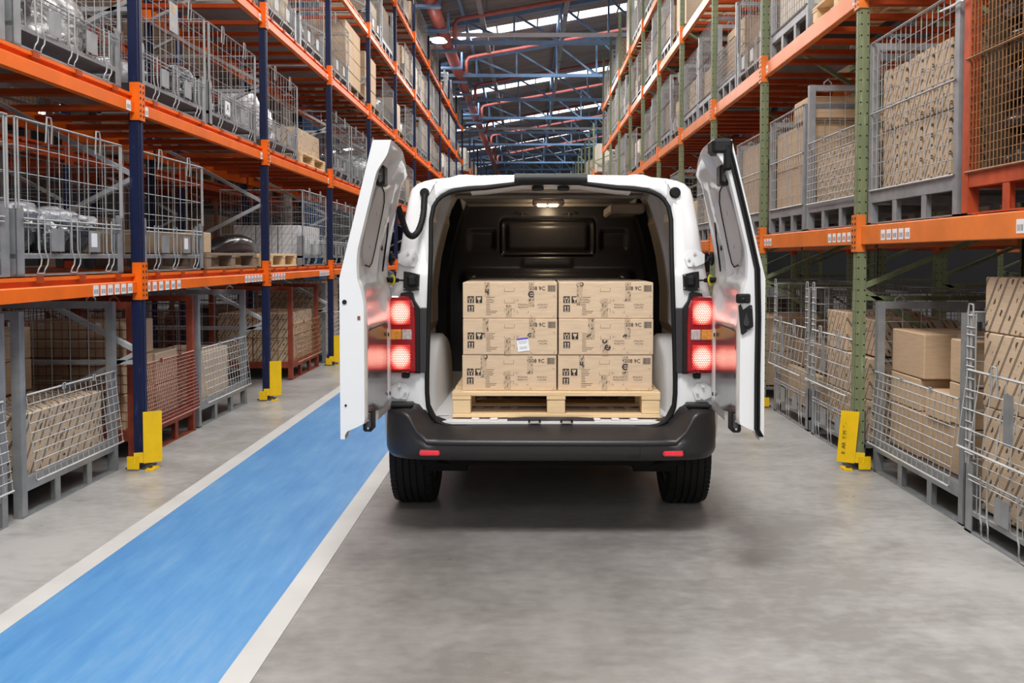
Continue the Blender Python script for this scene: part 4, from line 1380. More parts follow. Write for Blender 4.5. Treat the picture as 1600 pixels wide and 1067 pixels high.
def ring(t, dy, sc=1.0, grow=0.0):
    h = []
    for (a, b_) in zip(OPEN, OUT):
        p = vp(a[0] + (b_[0] - a[0]) * t, a[1] + (b_[1] - a[1]) * t, 0.0)
        raise_ = -0.012 if (p[2] > 1.47 and 0.15 < t < 0.9) else 0.0
        h.append((p[0] * sc, p[1] + dy + raise_, p[2] + grow * (1 if p[2] > 1.5 else 0)))
    return full(h)
rows = [ring(0.0, 0.07), ring(0.0, 0.012), ring(0.04, 0.0), ring(0.2, -0.004), ring(0.45, -0.004), ring(0.7, -0.002), ring(0.88, 0.004), ring(0.96, 0.014), ring(1.0, 0.034), ring(1.0, 0.09, 1.003), ring(1.0, 0.5, 1.01), ring(1.0, 3.6, 1.01), ring(1.0, 4.1, 0.9)]
body = MB().grid(rows, True).build('body_shell', 'van_white', VAN, smooth=True, angle=50)
MB().box((-0.86, 3.2, 0.5), (0.86, 4.25, 1.1)).build('front_body', 'van_white', VAN)
# D-pillar creases
for s in (-1, 1):
    pts = [vp(s * o, y, -0.006) for o, y in ((176, 296), (190, 290), (200, 292), (208, 300), (212, 330), (219, 385))]
    MB().tube(pts, 0.004, 6).build('pillar_crease', 'van_white', VAN, smooth=True)
# door seal round the opening
seal = full([vp(a, b_, -0.004) for a, b_ in OPEN])
MB().tube(seal, 0.0125, 8, closed=True).build('door_seal', 'rubber', VAN, smooth=True)
# black cap in the middle of the roof edge
cap = []
for o in range(-57, 58, 6):
    yb = 285.5 if abs(o) < 46 else 287
    cap.append([vp(o, 271.5, 0.02), vp(o, 271.3, -0.022), vp(o, 273, -0.030), vp(o, 282, -0.030), vp(o, yb - 1, -0.018)])
MB().grid(cap).build('roof_edge_cap', 'plastic_black', VAN, smooth=True)
for o in (-20, 20):
    p = vp(o, 294, 0.05)
    MB().cbox((p[0] - 0.032, p[1], p[2] - 0.012), (p[0] + 0.032, p[1] + 0.05, p[2] + 0.012), 0.006).build('top_striker', 'plastic_black', VAN)
# lintel inside the opening, light under the roof edge
lin = []
for a, b_ in OPEN[:12]:
    p = vp(a, b_, 0.05)
    q = vp(a, b_ + 7, 0.10)
    lin.append([p, (p[0], p[1] + 0.03, q[2]), (p[0], p[1] + 0.11, q[2] - 0.006), (p[0], p[1] + 0.18, q[2] + 0.02)])
MB().grid([[(-x, y, z) for x, y, z in r] for r in lin[::-1]] + lin[1:]).build('roof_lintel', 'van_inner_white', VAN, smooth=True, angle=40)

# ---- cargo bay
FZ, CZ, BY, WX = 0.592, 1.855, 1.98, 0.76
fl_ = MB().box((-0.80, 0.0, FZ - 0.02), (0.80, BY, FZ))
fl_.build('cargo_floor', 'van_inner_white', VAN)
for o in (-118, -89, -60, 72, 101, 130):
    x = o / CAM_F * 4.5
    MB().cbox((x - 0.022, 0.045, FZ), (x + 0.022, BY - 0.05, FZ + 0.008), 0.005).build('floor_rib', 'van_inner_white', VAN)
def wallx(z):
    """half width of the bay: upright below, leaning in towards the roof"""
    tab = ((0.0, WX), (1.25, WX), (1.45, 0.735), (1.6, 0.70), (1.75, 0.655), (1.80, 0.635), (1.86, 0.60), (3, 0.6))
    for (z0, x0), (z1, x1) in zip(tab, tab[1:]):
        if z <= z1:
            return x0 + (x1 - x0) * (z - z0) / (z1 - z0)
def wall_panel(s, y0, y1, z0, z1, d, c=0.01, n=14):
    """a panel standing d proud of the leaning side wall, with turned-in rims"""
    mb = MB()
    rows = []
    for i in range(n + 1):
        z = z0 + (z1 - z0) * i / n
        e = d if 0 < i < n else 0.0
        x = wallx(z)
        rows.append([(s * x, y0, z), (s * (x - e), y0 + c, z), (s * (x - e), y1 - c, z), (s * x, y1, z)])
    return mb.grid(rows)
for s in (-1, 1):
    x = s * WX
    wall_panel(s, 0.10, BY, FZ, CZ, 0.0).build('side_wall', 'recess_grey', VAN)
    for (y0, y1, d, m, z0, z1) in ((1.30, 1.42, 0.07, 'liner_dark', FZ, CZ), (0.66, 0.74, 0.05, 'recess_grey', 1.0, CZ)):
        wall_panel(s, y0, y1, z0, z1, d).build('wall_pillar', m, VAN)
    wall_panel(s, 0.78, 1.29, 0.98, 1.72, 0.02).build('wall_board', 'liner_tan', VAN)
    wall_panel(s, 1.44, BY - 0.01, 0.7, 1.80, 0.03).build('wall_lining', 'liner_dark', VAN)
    wall_panel(s, 0.20, 0.62, 1.02, 1.70, 0.02).build('wall_board', 'recess_grey', VAN)
    rows = []
    for k in range(15):
        a = PI * k / 14
        y, z = 0.74 - 0.48 * math.cos(a), FZ + 0.40 * math.sin(a) ** 0.8
        rows.append([(s * WX, y, z), (s * 0.66, y, z - 0.004), (s * 0.635, 0.74 - 0.45 * math.cos(a), FZ + 0.37 * math.sin(a) ** 0.8), (s * 0.625, 0.74, FZ)])
    MB().grid(rows).build('wheel_box', 'van_inner_white', VAN, smooth=True, angle=50)
    wall_panel(s, 0.075, 0.16, FZ, CZ - 0.02, 0.05).build('corner_pillar', 'recess_grey', VAN)
    MB().tube([(s * 0.66, 0.13, FZ + 0.004), (s * 0.62, 0.13, FZ + 0.004)], 0.006, 6).tube([(s * 0.54, 0.09, FZ + 0.012), (s * 0.60, 0.09, FZ + 0.012)], 0.005, 6).build('lashing_ring', 'chrome', VAN)
MB().box((-0.62, 0.14, CZ), (0.62, BY, CZ + 0.015)).build('cargo_ceiling', 'liner_roof', VAN)
for y in (0.55, 1.05, 1.9):
    MB().cbox((-0.60, y - 0.035, CZ - 0.03), (0.60, y + 0.035, CZ - 0.001), 0.012).build('roof_bow', 'liner_roof', VAN)
MB().cbox((0.40, 1.1, CZ - 0.12), (0.62, 1.75, CZ - 0.055), 0.012).build('ceiling_duct', 'liner_tan', VAN)
# bulkhead with a blanked window and two side recesses
bk = []
def rbox(x, z, x0, x1, z0, z1, soft):
    def e(v, a, b_):
        return min(1, max(0, (v - a) / soft)) * min(1, max(0, (b_ - v) / soft))
    q = e(x, x0, x1) * e(z, z0, z1)
    return q * q * (3 - 2 * q)
for i in range(71):
    z = FZ + (CZ - FZ) * i / 70
    row = []
    for j in range(101):
        x = (wallx(z) + 0.005) * (j - 50) / 50
        d = 0.030 * rbox(x, z, -0.36, 0.36, 1.455, 1.745, 0.03) - 0.028 * rbox(x, z, -0.315, 0.315, 1.49, 1.715, 0.03)
        for s in (-1, 1):
            d += 0.022 * rbox(s * x, z, 0.385, 0.60, 1.49, 1.66, 0.025)
        d -= 0.09 * rbox(x, z, -0.66, 0.66, 1.18, 1.36, 0.06)
        d += 0.03 * rbox(x, z, -0.56, 0.56, 1.22, 1.33, 0.02)
        d -= 0.012 * rbox(x, z, -0.20, 0.19, 1.36, 1.455, 0.02)
        row.append((x, BY + d - 0.01, z))
    bk.append(row)
MB().grid(bk).build('bulkhead', 'bulkhead_dark', VAN, smooth=True)
fr = [(-0.33, 1.47), (-0.345, 1.50), (-0.345, 1.70), (-0.33, 1.73), (0.33, 1.73), (0.345, 1.70), (0.345, 1.50), (0.33, 1.47)]
MB().tube([(x, BY - 0.012, z) for x, z in fr], 0.009, 6, closed=True).build('window_frame', 'plastic_black', VAN, smooth=True)
for x in (-0.19, 0.16):
    MB().tube([(x - 0.05, BY - 0.02, 1.775), (x - 0.03, BY - 0.035, 1.785), (x + 0.03, BY - 0.035, 1.785), (x + 0.055, BY - 0.02, 1.775)], 0.005, 6).tube([(x, BY - 0.035, 1.785), (x, BY - 0.03, 1.755)], 0.005, 6).build('coat_hook', 'dark_steel', VAN)
lamp = MB().cbox((-0.11, 1.46, CZ - 0.05), (0.11, 1.56, CZ - 0.002), 0.012).build('cargo_lamp', 'clear_lens', VAN)
for x in (-0.045, 0.035):
    MB().cbox((x - 0.032, 1.452, CZ - 0.056), (x + 0.032, 1.50, CZ - 0.038), 0.004).build('bulb', 'cargo_lamp_glow', lamp)
ld = bpy.data.lights.new('cargo_lamp_light', 'POINT')
ld.energy, ld.color, ld.shadow_soft_size = 2.2, (1.0, 0.76, 0.47), 0.05
lo = bpy.data.objects.new('cargo_lamp_light', ld)
lo.location, lo.parent = (0, 1.74, CZ - 0.075), VAN
C.objects.link(lo)
# sill plate with two strikers
z = FZ
sp = [(-0.235, -0.004, z - 0.012), (0.235, -0.004, z - 0.012), (0.225, 0.05, z + 0.012), (0.14, 0.062, z + 0.016), (-0.14, 0.062, z + 0.016), (-0.225, 0.05, z + 0.012)]
sill = MB().prism(sp, (0, 0.004, -0.03)).build('sill_plate', 'plate_grey', VAN)
for x in (-0.085, 0.082):
    MB().tube([(x - 0.028, -0.008, z + 0.002), (x - 0.026, -0.016, z + 0.018), (x + 0.026, -0.016, z + 0.018), (x + 0.028, -0.008, z + 0.002)], 0.0065, 6).build('striker_loop', 'plastic_black', sill)
    MB().cbox((x - 0.024, -0.014, z - 0.006), (x + 0.024, -0.006, z + 0.004), 0.002).build('striker_insert', 'tape_clear', sill)

# ---- bumper
st = [(0, -0.172), (0.15, -0.172), (0.3, -0.171), (0.45, -0.168), (0.56, -0.164), (0.63, -0.158), (0.68, -0.151), (0.72, -0.142), (0.752, -0.130), (0.79, -0.106), (0.823, -0.072), (0.848, -0.025), (0.861, 0.04), (0.868, 0.14), (0.872, 0.26), (0.872, 0.42)]
rows = []
def sm(x, a, b_):
    t = min(1, max(0, (x - a) / (b_ - a)))
    return t * t * (3 - 2 * t)
for i, (x, y) in enumerate(st):
    a, b_ = st[max(0, i - 1)], st[min(len(st) - 1, i + 1)]
    t = Vector((b_[0] - a[0], b_[1] - a[1]))
    t.normalize()
    inn = Vector((-t.y, t.x))             # towards the body
    up = sm(x, 0.635, 0.745)
    zt = 0.532 + 0.138 * up
    q = lambda d, zz: (x + inn.x * d, y + inn.y * d, zz)
    back = 0.19 * (1 - sm(x, 0.72, 0.80)) + 0.10 * sm(x, 0.72, 0.80)
    zb2 = 0.588 + 0.10 * sm(x, 0.60, 0.70)
    rows.append([q(back + 0.03, zb2 + 0.004), q(back, zb2), q(back * 0.55, zt + (zb2 - zt) * 0.45), q(0.022, zt + 0.003), q(0.006, zt - 0.004), q(0.0, zt - 0.018), q(0.006 - 0.006 * up, zt - 0.03), q(-0.004, 0.50 + 0.07 * up), q(-0.004, 0.47), q(0.004, 0.445), q(0.02, 0.425), q(0.06, 0.415), q(0.16, 0.42)])
rows = [[(-x, y, z) for x, y, z in r] for r in rows[::-1]] + rows[1:]
bp = MB().grid(rows).build('rear_bumper', 'bumper_black', VAN, smooth=True, angle=60)
for s in (-1, 1):
    x = s * 0.612
    MB().cbox((x - 0.058, -0.170, 0.447), (x + 0.058, -0.150, 0.484), 0.008).build('reflector_frame', 'plastic_black', bp)
    MB().cbox((x - 0.052, -0.176, 0.452), (x + 0.052, -0.155, 0.479), 0.007).build('reflector', 'reflector_red', bp)
    # hinge step over the bumper corner
    p = vp(s * 232, 631, -0.02)
    MB().cbox((p[0] - 0.07, -0.075, p[2] - 0.014), (p[0] + 0.055, 0.02, p[2] + 0.010), 0.008).build('corner_cover', 'plastic_black', bp)
    for o, y in ((204, 661), (214, 640)):
        p = vp(s * o, y, -0.045)
        MB().disc(p, (0, -1, 0), 0.008, 0.012, 10).build('bumper_screw', 'dark_steel', bp)
q = [(0.395, 0.445), (0.445, 0.445), (0.445, 0.505), (0.395, 0.505)]
MB().tube([(x, -0.1715, z) for x, z in q], 0.0018, 4, closed=True).build('tow_cover_seam', 'rubber', bp)
MB().box((-0.76, 0.0, 0.50), (0.76, 0.055, FZ - 0.012)).build('rear_crossmember', 'plastic_black', VAN)
MB().box((-0.70, 0.10, 0.34), (0.70, 3.9, 0.56)).build('underbody', 'liner_dark', VAN)
for s in (-1, 1):
    MB().disc((s * 0.45, 0.18, 0.375), (s, 0, 0), 0.085, 0.22, 16).build('silencer', 'liner_dark', VAN, smooth=True, angle=40)
    MB().tube([(s * 0.60, 0.1, 0.36), (s * 0.52, 0.12, 0.33), (s * 0.42, 0.15, 0.345)], 0.018, 8).build('exhaust_pipe', 'liner_dark', VAN, smooth=True)
MB().tube([(-0.68, 0.66, 0.33), (0.68, 0.66, 0.33)], 0.04, 10).build('rear_axle', 'liner_dark', VAN)

# ---- wheels
def wheel_meshes():
    prof = []                             # (x across, radius)
    W, Rr = 0.245, 0.336
    half = [(-0.105, 0.215), (-0.122, 0.25), (-0.1225, 0.29), (-0.112, 0.322)]
    for x in (-0.098, -0.078):
        half.append((x, 0.331))
    tr = []
    for a, b_ in ((-0.076, -0.042), (-0.032, -0.005), (0.005, 0.032), (0.042, 0.076)):
        tr += [(a, 0.325), (a + 0.001, 0.3355), (b_ - 0.001, 0.3355), (b_, 0.325)]
    prof = half + tr + [(-x, r) for x, r in half[::-1]]
    n = 60
    rows = []
    for k in range(n):
        a = 2 * PI * k / n
        rows.append([(x, r * math.cos(a), r * math.sin(a)) for x, r in prof])
    rows.append(rows[0])
    t = MB().grid(rows)
    # shoulder lugs
    lug = MB()
    for k in range(64):
        a = 2 * PI * k / 64
        for s in (-1, 1):
            p0, p1 = s * 0.080, s * 0.114
            r0, r1 = 0.3335, 0.322
            c0 = (p0, r0 * math.cos(a), r0 * math.sin(a))
            c1 = (p1, r1 * math.cos(a), r1 * math.sin(a))
            lug.bar(c0, c1, 0.019, 0.006, (0, math.cos(a), math.sin(a)))
    rim = MB()
    rr = []
    for k in range(37):
        a = 2 * PI * k / 36
        rr.append([(x, r * math.cos(a), r * math.sin(a)) for x, r in ((-0.09, 0.0), (-0.095, 0.06), (-0.07, 0.10), (-0.085, 0.17), (-0.105, 0.205), (-0.1, 0.218), (0.1, 0.218), (0.09, 0.19), (0.02, 0.17), (0.02, 0.0))])
    rim.grid(rr)
    return t.mesh('tyre', 'rubber', True, 40), lug.mesh('tread_lugs', 'rubber'), rim.mesh('rim', 'dark_steel', True, 40)
ty, lg, rm = wheel_meshes()
for s, y in ((-1, 0.64), (1, 0.64), (-1, 3.7), (1, 3.7)):
    w = place('tyre', ty, VAN, (s * 0.786, y, 0.336), (0, 0, 0 if s < 0 else PI))
    place('tread_lugs', lg, w, kind='stuff')
    place('rim', rm, w)

# ---- tail lights, side plates, hinges, straps
def face_prism(name, pts, d0, d1, mat, parent=VAN, smooth=False, label=None):
    """outline given as (pixel offset, pixel row), from depth d0 (towards the camera) to d1"""
    a = [vp(o, y, d0) for o, y in pts]
    mb = MB()
    n = len(a)
    c = Vector((sum(p[0] for p in a) / n, sum(p[1] for p in a) / n, sum(p[2] for p in a) / n))
    inset = [tuple(c + (Vector(p) - c) * 0.965) for p in a]
    mid = [(p[0], p[1] + 0.010, p[2]) for p in a]
    back = [(p[0], p[1] + (d1 - d0), p[2]) for p in a]
    mb.add(inset + mid + back, [tuple(range(n))] + [(k, (k + 1) % n, n + (k + 1) % n, n + k) for k in range(n)] + [(n + k, n + (k + 1) % n, 2 * n + (k + 1) % n, 2 * n + k) for k in range(n)])
    return mb.build(name, mat, parent, smooth, 35, label=label)
for s in (-1, 1):
    m = lambda pts: [(s * o, y) for o, y in pts]
    tl = face_prism('tail_light', m([(257, 583), (259, 545), (258, 500), (255, 475), (250, 463), (226, 463), (219, 469), (215, 480), (213, 500), (213, 583)]), -0.06, 0.02, 'red_lens')
    for (y0, y1) in ((470, 507), (539, 578)):
        c = vp(s * 236.5, (y0 + y1) / 2, -0.064)
        hw = 15.5 / CAM_F * (VY - 0.06)
        hh = (y1 - y0) / 2 / CAM_F * (VY - 0.06)
        MB().cbox((-hw, -0.004, -hh), (hw, 0.008, hh), 0.0039).build('brake_light', 'brake_light_cell', tl, loc=c)
    for (o0, o1, mat, nm) in ((219, 234, 'clear_lens', 'reversing_light'), (235, 257, 'amber_lens', 'turn_signal')):
        a, b_ = vp(s * o0, 531, -0.066), vp(s * o1, 515, -0.066)
        MB().cbox((min(a[0], b_[0]), a[1], a[2]), (max(a[0], b_[0]), a[1] + 0.012, b_[2]), 0.003).build(nm, mat, tl)
    face_prism('lamp_housing', m([(240, 470), (236, 458), (222, 456), (217, 458), (214, 470), (206, 482), (206, 584), (216, 584), (216, 485)]), -0.035, 0.01, 'plastic_black')
    face_prism('pillar_plate', m([(211, 481), (194.5, 481), (196.5, 583), (211, 583)]), -0.022, 0.01, 'plate_grey')
    c = vp(s * 229, 586, -0.03)
    MB().cbox((c[0] - 0.02, c[1], c[2] - 0.018), (c[0] + 0.02, c[1] + 0.03, c[2] + 0.012), 0.006).build('lamp_bracket', 'plastic_black', VAN)
    # check strap box and rod with a yellow ring
    box = face_prism('strap_box', m([(231, 424), (222, 425), (206, 429), (207, 453), (222, 455.5), (232, 453)]), -0.022, 0.004, 'plastic_black')
    a, b_ = vp(s * 226, 448, -0.045), vp(s * 211, 430, -0.045)
    MB().cbox((min(a[0], b_[0]), a[1], a[2]), (max(a[0], b_[0]), a[1] + 0.035, b_[2]), 0.012).build('strap_cover', 'plastic_black', box)
    for o, y in ((208, 430), (208, 450), (230, 451)):
        MB().disc(vp(s * o, y, -0.024), (0, -1, 0), 0.004, 0.004, 8).build('strap_screw', 'chrome', box)
    p0, p1 = vp(s * 230, 438, -0.03), vp(s * 262, 437, -0.09)
    rod = MB().tube([p0, p1], 0.005, 8).build('check_strap', 'plastic_black', VAN)
    p2, p3 = vp(s * 239, 438, -0.045), vp(s * 260, 437, -0.09)
    P2, P3 = Vector(p2), Vector(p3)
    MB().tube([P2, P2.lerp(P3, 0.2), P2.lerp(P3, 0.25), P2.lerp(P3, 0.6), P2.lerp(P3, 0.65), P3], [0.010, 0.012, 0.015, 0.015, 0.013, 0.015], 12).build('strap_boot', 'rubber', rod, smooth=True, angle=40)
    P4 = P2.lerp(P3, 0.42)
    MB().disc(P4, P3 - P2, 0.028, 0.005, 16).build('strap_ring', 'yellow_tie', rod)
    # hinges with black rubber stops
    for (o, y, hy) in ((248, 404, 0.0), (262, 612, 0.0)):
        hp = m([(o - 8, y - 7), (o - 22, y - 15), (o - 35, y - 13), (o - 40, y), (o - 35, y + 13), (o - 21, y + 13), (o - 8, y + 7)])
        hinge = face_prism('hinge_plate', hp, -0.014, 0.004, 'van_white')
        c = vp(s * (o - 4), y, -0.045)
        MB().disc(c, (s, 0, 0), 0.012, 0.022, 10).build('stop_neck', 'plastic_black', hinge)
        MB().tube([(c[0] + s * 0.014, c[1], c[2]), (c[0] + s * 0.020, c[1], c[2]), (c[0] + s * 0.028, c[1], c[2])], [0.034, 0.038, 0.033], 18).build('rubber_stop', 'rubber', hinge, smooth=True, angle=40)
        for k, (dx, dz) in enumerate(((-24, -9), (-26, 8), (-33, 0))):
            MB().disc(vp(s * (o + dx), y + dz, -0.022), (0, -1, 0), 0.008, 0.007, 6).build('hinge_bolt', 'van_white', hinge)
# cable hose on one side, blank grommet on the other
p = vp(-197, 301, -0.026)
hose = MB().tube([p, (p[0], p[1] - 0.018, p[2])], [0.026, 0.022], 18).build('hose_flange', 'rubber', VAN, smooth=True, angle=40)
ctrl = [(197, 304, -0.035), (198, 318, -0.04), (199, 332, -0.05), (203, 350, -0.08), (209, 363, -0.11), (217, 369, -0.14), (225, 364, -0.16), (230, 352, -0.18), (235, 336, -0.20), (240, 321, -0.22)]
cp = [Vector(vp(-o, y, d)) for o, y, d in ctrl]
pts = []
for i in range(len(cp) - 1):
    p0, p1, p2, p3 = cp[max(i - 1, 0)], cp[i], cp[i + 1], cp[min(i + 2, len(cp) - 1)]
    for k in range(9):
        t = k / 9
        pts.append(0.5 * ((2 * p1) + (-p0 + p2) * t + (2 * p0 - 5 * p1 + 4 * p2 - p3) * t * t + (-p0 + 3 * p1 - 3 * p2 + p3) * t ** 3))
rad = [0.0165 if (i < 16 or 34 < i < 42 or i > 70) else (0.0175 if i % 2 else 0.0138) for i in range(len(pts))]
MB().tube(pts, rad, 10).build('cable_hose', 'rubber', VAN, smooth=True, angle=60)
p = vp(193, 301, -0.026)
MB().tube([p, (p[0], p[1] - 0.010, p[2]), (p[0], p[1] - 0.016, p[2])], [0.030, 0.028, 0.022], 20).build('blank_grommet', 'rubber', VAN, smooth=True, angle=40)

# ---- rear doors (built for the left side, mirrored for the right one)
HX, HY, DW = -0.900, -0.02, 0.785
DZB = 0.672
def d_u0(z):
    return 0.012 + 0.118 * sm(z, 1.38, 1.90)
def d_top(u):
    return 1.858 + 0.088 * sm(u, 0.10, 0.52)
def d_win(u, z):
    low = 0.078 + 0.036 * sm(u, 0.45, 0.78)
    upp = 0.046 + 0.012 * sm(u, 0.45, 0.78) + 0.03 * sm(z, 1.80, 1.90)
    w = low + (upp - low) * sm(z, 1.22, 1.50)
    w -= 0.026 * rbox(u, z, 0.30, 0.765, 1.34, 1.79, 0.03)
    w -= 0.012 * rbox(u, z, 0.16, 0.30, 1.30, 1.80, 0.03)
    w -= 0.030 * rbox(u, z, 0.10, 0.74, 1.14, 1.33, 0.07)
    w -= 0.018 * rbox(u, z, 0.08, 0.72, 0.74, 1.14, 0.04)
    w -= 0.085 * rbox(u, z, 0.36, 0.95, 0.50, 0.745, 0.05)
    w -= 0.042 * rbox(u, z, 0.46, 0.772, 1.795, 1.935, 0.03)
    return w
SLANT = [0.018]
def door_pt(u, z, w):
    return (HX + lean(z) + w - SLANT[0] * u, HY - u, z)
NU, NZ = 36, 76
def door_shell():
    inn, out_ = [], []
    for j in range(NZ + 1):
        v = j / NZ
        zn = DZB + (1.94 - DZB) * v
        ri, ro = [], []
        for i in range(NU + 1):
            s_ = i / NU
            u = d_u0(zn) + (DW - d_u0(zn)) * s_
            z = DZB + (d_top(u) - DZB) * v
            edge = min(s_, 1 - s_) * (DW - d_u0(zn))
            edge = min(edge, (d_top(u) - z), (z - DZB) + 0.004)
            e = min(1.0, max(0.0, edge) / 0.012)
            ri.append(door_pt(u, z, d_win(u, z) - 0.006 * (1 - e)))
            ro.append(door_pt(u, z, 0.004 * (1 - e)))
        inn.append(ri)
        out_.append(ro)
    mb = MB().grid(inn).grid(out_)
    n = NU + 1
    o2 = len(inn) * n
    for j in range(NZ):
        for i in (0, NU):
            mb.f.append((j * n + i, (j + 1) * n + i, o2 + (j + 1) * n + i, o2 + j * n + i))
    for i in range(NU):
        for j in (0, NZ):
            mb.f.append((j * n + i, j * n + i + 1, o2 + j * n + i + 1, o2 + j * n + i))
    return mb
def mir(mb, s):
    if s > 0:
        mb.v = [(-x, y, z) for x, y, z in mb.v]
    return mb
def dpx(px, py, w):
    """(u, z) on the inside of the left door under a pixel"""
    z = 1.4
    for _ in range(6):
        Y = VY - 0.4 if _ == 0 else Y
        xw = 0.109 + 0.012 * (Y - VY) + HX + lean(z) + w - 0.018 * (VY + HY - Y)
        Y = xw * CAM_F / (px - CAM_X)
        z = at(px, py, Y)[1]
    return VY + HY - Y, z
def free_face(px, py):
    """(w, z) on the free edge of the left door"""
    z = 1.2
    Y = VY + HY - DW
    x, z = at(px, py, Y)
    return x - 0.0994 - HX - lean(z), z
for s in (-1, 1):
    SLANT[0] = 0.018 if s < 0 else 0.0
    door = mir(door_shell(), s).build('rear_door', 'van_white', VAN, smooth=True, angle=42)
    # glossy lower lining, facing the tail light
    rows = []
    for j in range(13):
        z = 0.725 + (1.118 - 0.725) * j / 12
        rows.append([door_pt(u, z, d_win(u, z) + 0.007 - (0.012 if i in (0, 6) else 0)) for i, u in enumerate([0.06 + 0.60 * k / 6 for k in range(7)])])
    mir(MB().grid(rows), s).build('door_lining', 'trim_grey', door, smooth=True)
    mb = MB()
    for u, z in ((0.10, 0.76), (0.62, 0.76), (0.10, 1.06), (0.62, 1.05), (0.60, 0.92)):
        p = door_pt(u, z, d_win(u, z) + 0.007)
        mb.disc(p, (1, 0, 0), 0.010, 0.004, 8)
    mir(mb, s).build('lining_clips', 'plastic_black', door, kind='stuff')
    # blanked window panel with its dark joint, holes and plugs
    WB = 0.037
    line = [(592, 289), (597, 292), (600, 300), (600, 316), (596, 338), (590, 366), (584.6, 392), (580, 411), (576, 417)]
    left = [(570, 414), (567, 402), (567.5, 385), (573, 351), (582, 319)]
    pp = [door_pt(*dpx(a, b_, WB), WB) for a, b_ in line + left]
    mir(MB().prism([(x - 0.012, y, z) for x, y, z in pp], (0.012, 0, 0)), s).build('window_blank', 'recess_grey', door)
    mir(MB().tube([(x + 0.001, y, z) for x, y, z in pp[:10]], 0.0038, 5), s).build('panel_joint', 'rubber', door)
    for nm, a, b_, r, mt in (('door_hole', 605.5, 335, 0.014, 'rubber'), ('door_hole', 596.5, 387, 0.014, 'rubber'), ('door_plug', 588.5, 332, 0.013, 'recess_grey'), ('door_plug', 577.5, 384, 0.013, 'recess_grey')):
        u, z = dpx(a, b_, 0.035)
        p = door_pt(u, z, max(d_win(u, z), WB if nm == 'door_plug' else 0))
        mir(MB().disc((p[0] - 0.002, p[1], p[2]), (1, 0, 0), r, 0.005, 12), s).build(nm, mt, door)
    u, z = dpx(618.5, 375, 0.04)
    mir(MB().tube([door_pt(0.165, 1.38, d_win(0.165, 1.38)), door_pt(0.175, 1.55, d_win(0.175, 1.55)), door_pt(0.20, 1.62, d_win(0.2, 1.62))], 0.005, 6), s).build('door_slot', 'rubber', door)
    # latches: top and bottom
    for (a, b_, h, nm) in ((603, 275, 0.045, 'top_latch'), (566, 655, 0.05, 'bottom_latch')):
        u, z = dpx(a, b_, 0.075)
        u = min(u, 0.70)
        w = d_win(u, z)
        p = door_pt(u, z, w)
        lt = mir(MB().cbox((p[0] - 0.015, p[1] - 0.045, z - h), (p[0] + 0.028, p[1] + 0.035, z + h), 0.008), s).build(nm, 'plastic_black', door)
        mir(MB().cbox((p[0] + 0.0, p[1] - 0.058, z - h * 0.6), (p[0] + 0.022, p[1] - 0.044, z + h * 0.7), 0.004), s).build('latch_jaw', 'dark_steel', lt)
        for dz in (-0.6, 0.1, 0.7):
            mir(MB().disc((p[0] + 0.012, p[1] - 0.058, z + h * dz), (0, -1, 0), 0.005, 0.004, 8), s).build('latch_rivet', 'chrome', lt)
    fy = HY - DW
    if s < 0:
        for a, b_, r in ((536, 472, 0.010), (538, 634, 0.005)):
            w, z = free_face(a, b_)
            p = door_pt(DW, z, w + 0.018)
            MB().disc((p[0], fy + 0.001, p[2]), (0, -1, 0), r, 0.004, 12).build('edge_plug', 'rubber', door)
        w, z = free_face(560, 497)
        p = door_pt(DW, z, w + 0.014)
        MB().box((p[0] - 0.006, fy - 0.002, p[2] - 0.008), (p[0] + 0.006, fy + 0.01, p[2] + 0.008)).build('latch_hole', 'brown_steel', door)
    else:
        # rubber strip down the free edge, lock plate and latch on it
        pts = [door_pt(DW, z, w) for z, w in ((0.69, 0.018), (0.72, 0.035), (0.95, 0.036), (1.2, 0.034), (1.4, 0.030), (1.6, 0.026), (1.86, 0.026), (1.92, 0.028))]
        rows = []
        for x, y, z in pts:
            rows.append([(-x - 0.012, fy + 0.004, z), (-x - 0.011, fy - 0.014, z), (-x - 0.002, fy - 0.016, z), (-x, fy - 0.006, z), (-x + 0.002, fy - 0.016, z), (-x + 0.011, fy - 0.014, z), (-x + 0.012, fy + 0.004, z)])
        MB().grid(rows).build('edge_seal', 'rubber', door, smooth=True, angle=50)
        x, z = -(HX + lean(1.90)) - 0.045, 1.915
        MB().cbox((x - 0.055, fy - 0.012, z - 0.03), (x + 0.035, fy + 0.10, z + 0.036), 0.014).build('top_corner_cap', 'plastic_black', door)
        MB().cbox((x - 0.005, fy - 0.016, z - 0.10), (x + 0.03, fy + 0.02, z), 0.01).build('corner_gusset', 'rubber', door)
        w, z = free_face(1729.2 - 1160, 466)
        x = -(HX + lean(z) + w)
        lk = MB().cbox((x - 0.030, fy - 0.012, z - 0.020), (x + 0.030, fy + 0.004, z + 0.020), 0.005).build('lock_plate', 'plastic_black', door)
        MB().tube([(x - 0.006, fy - 0.011, z), (x - 0.006, fy - 0.016, z)], [0.017, 0.014], 16).build('lock_ring', 'rubber', lk)
        MB().disc((x - 0.004, fy - 0.0165, z + 0.001), (0, -1, 0), 0.005, 0.003, 10).build('lock_core', 'chrome', lk)
        w, z = free_face(1729.2 - 1164, 499)
        x = -(HX + lean(z) + w)
        q = [(-0.030, 0.058), (-0.022, 0.066), (-0.012, 0.042), (0.018, 0.062), (0.026, 0.060), (0.032, -0.028), (-0.012, -0.064), (-0.020, -0.058), (-0.028, 0.03)]
        lp = MB().prism([(x + a, fy - 0.008, z + b_) for a, b_ in q], (0, 0.012, 0)).build('latch_plate', 'plastic_black', door)
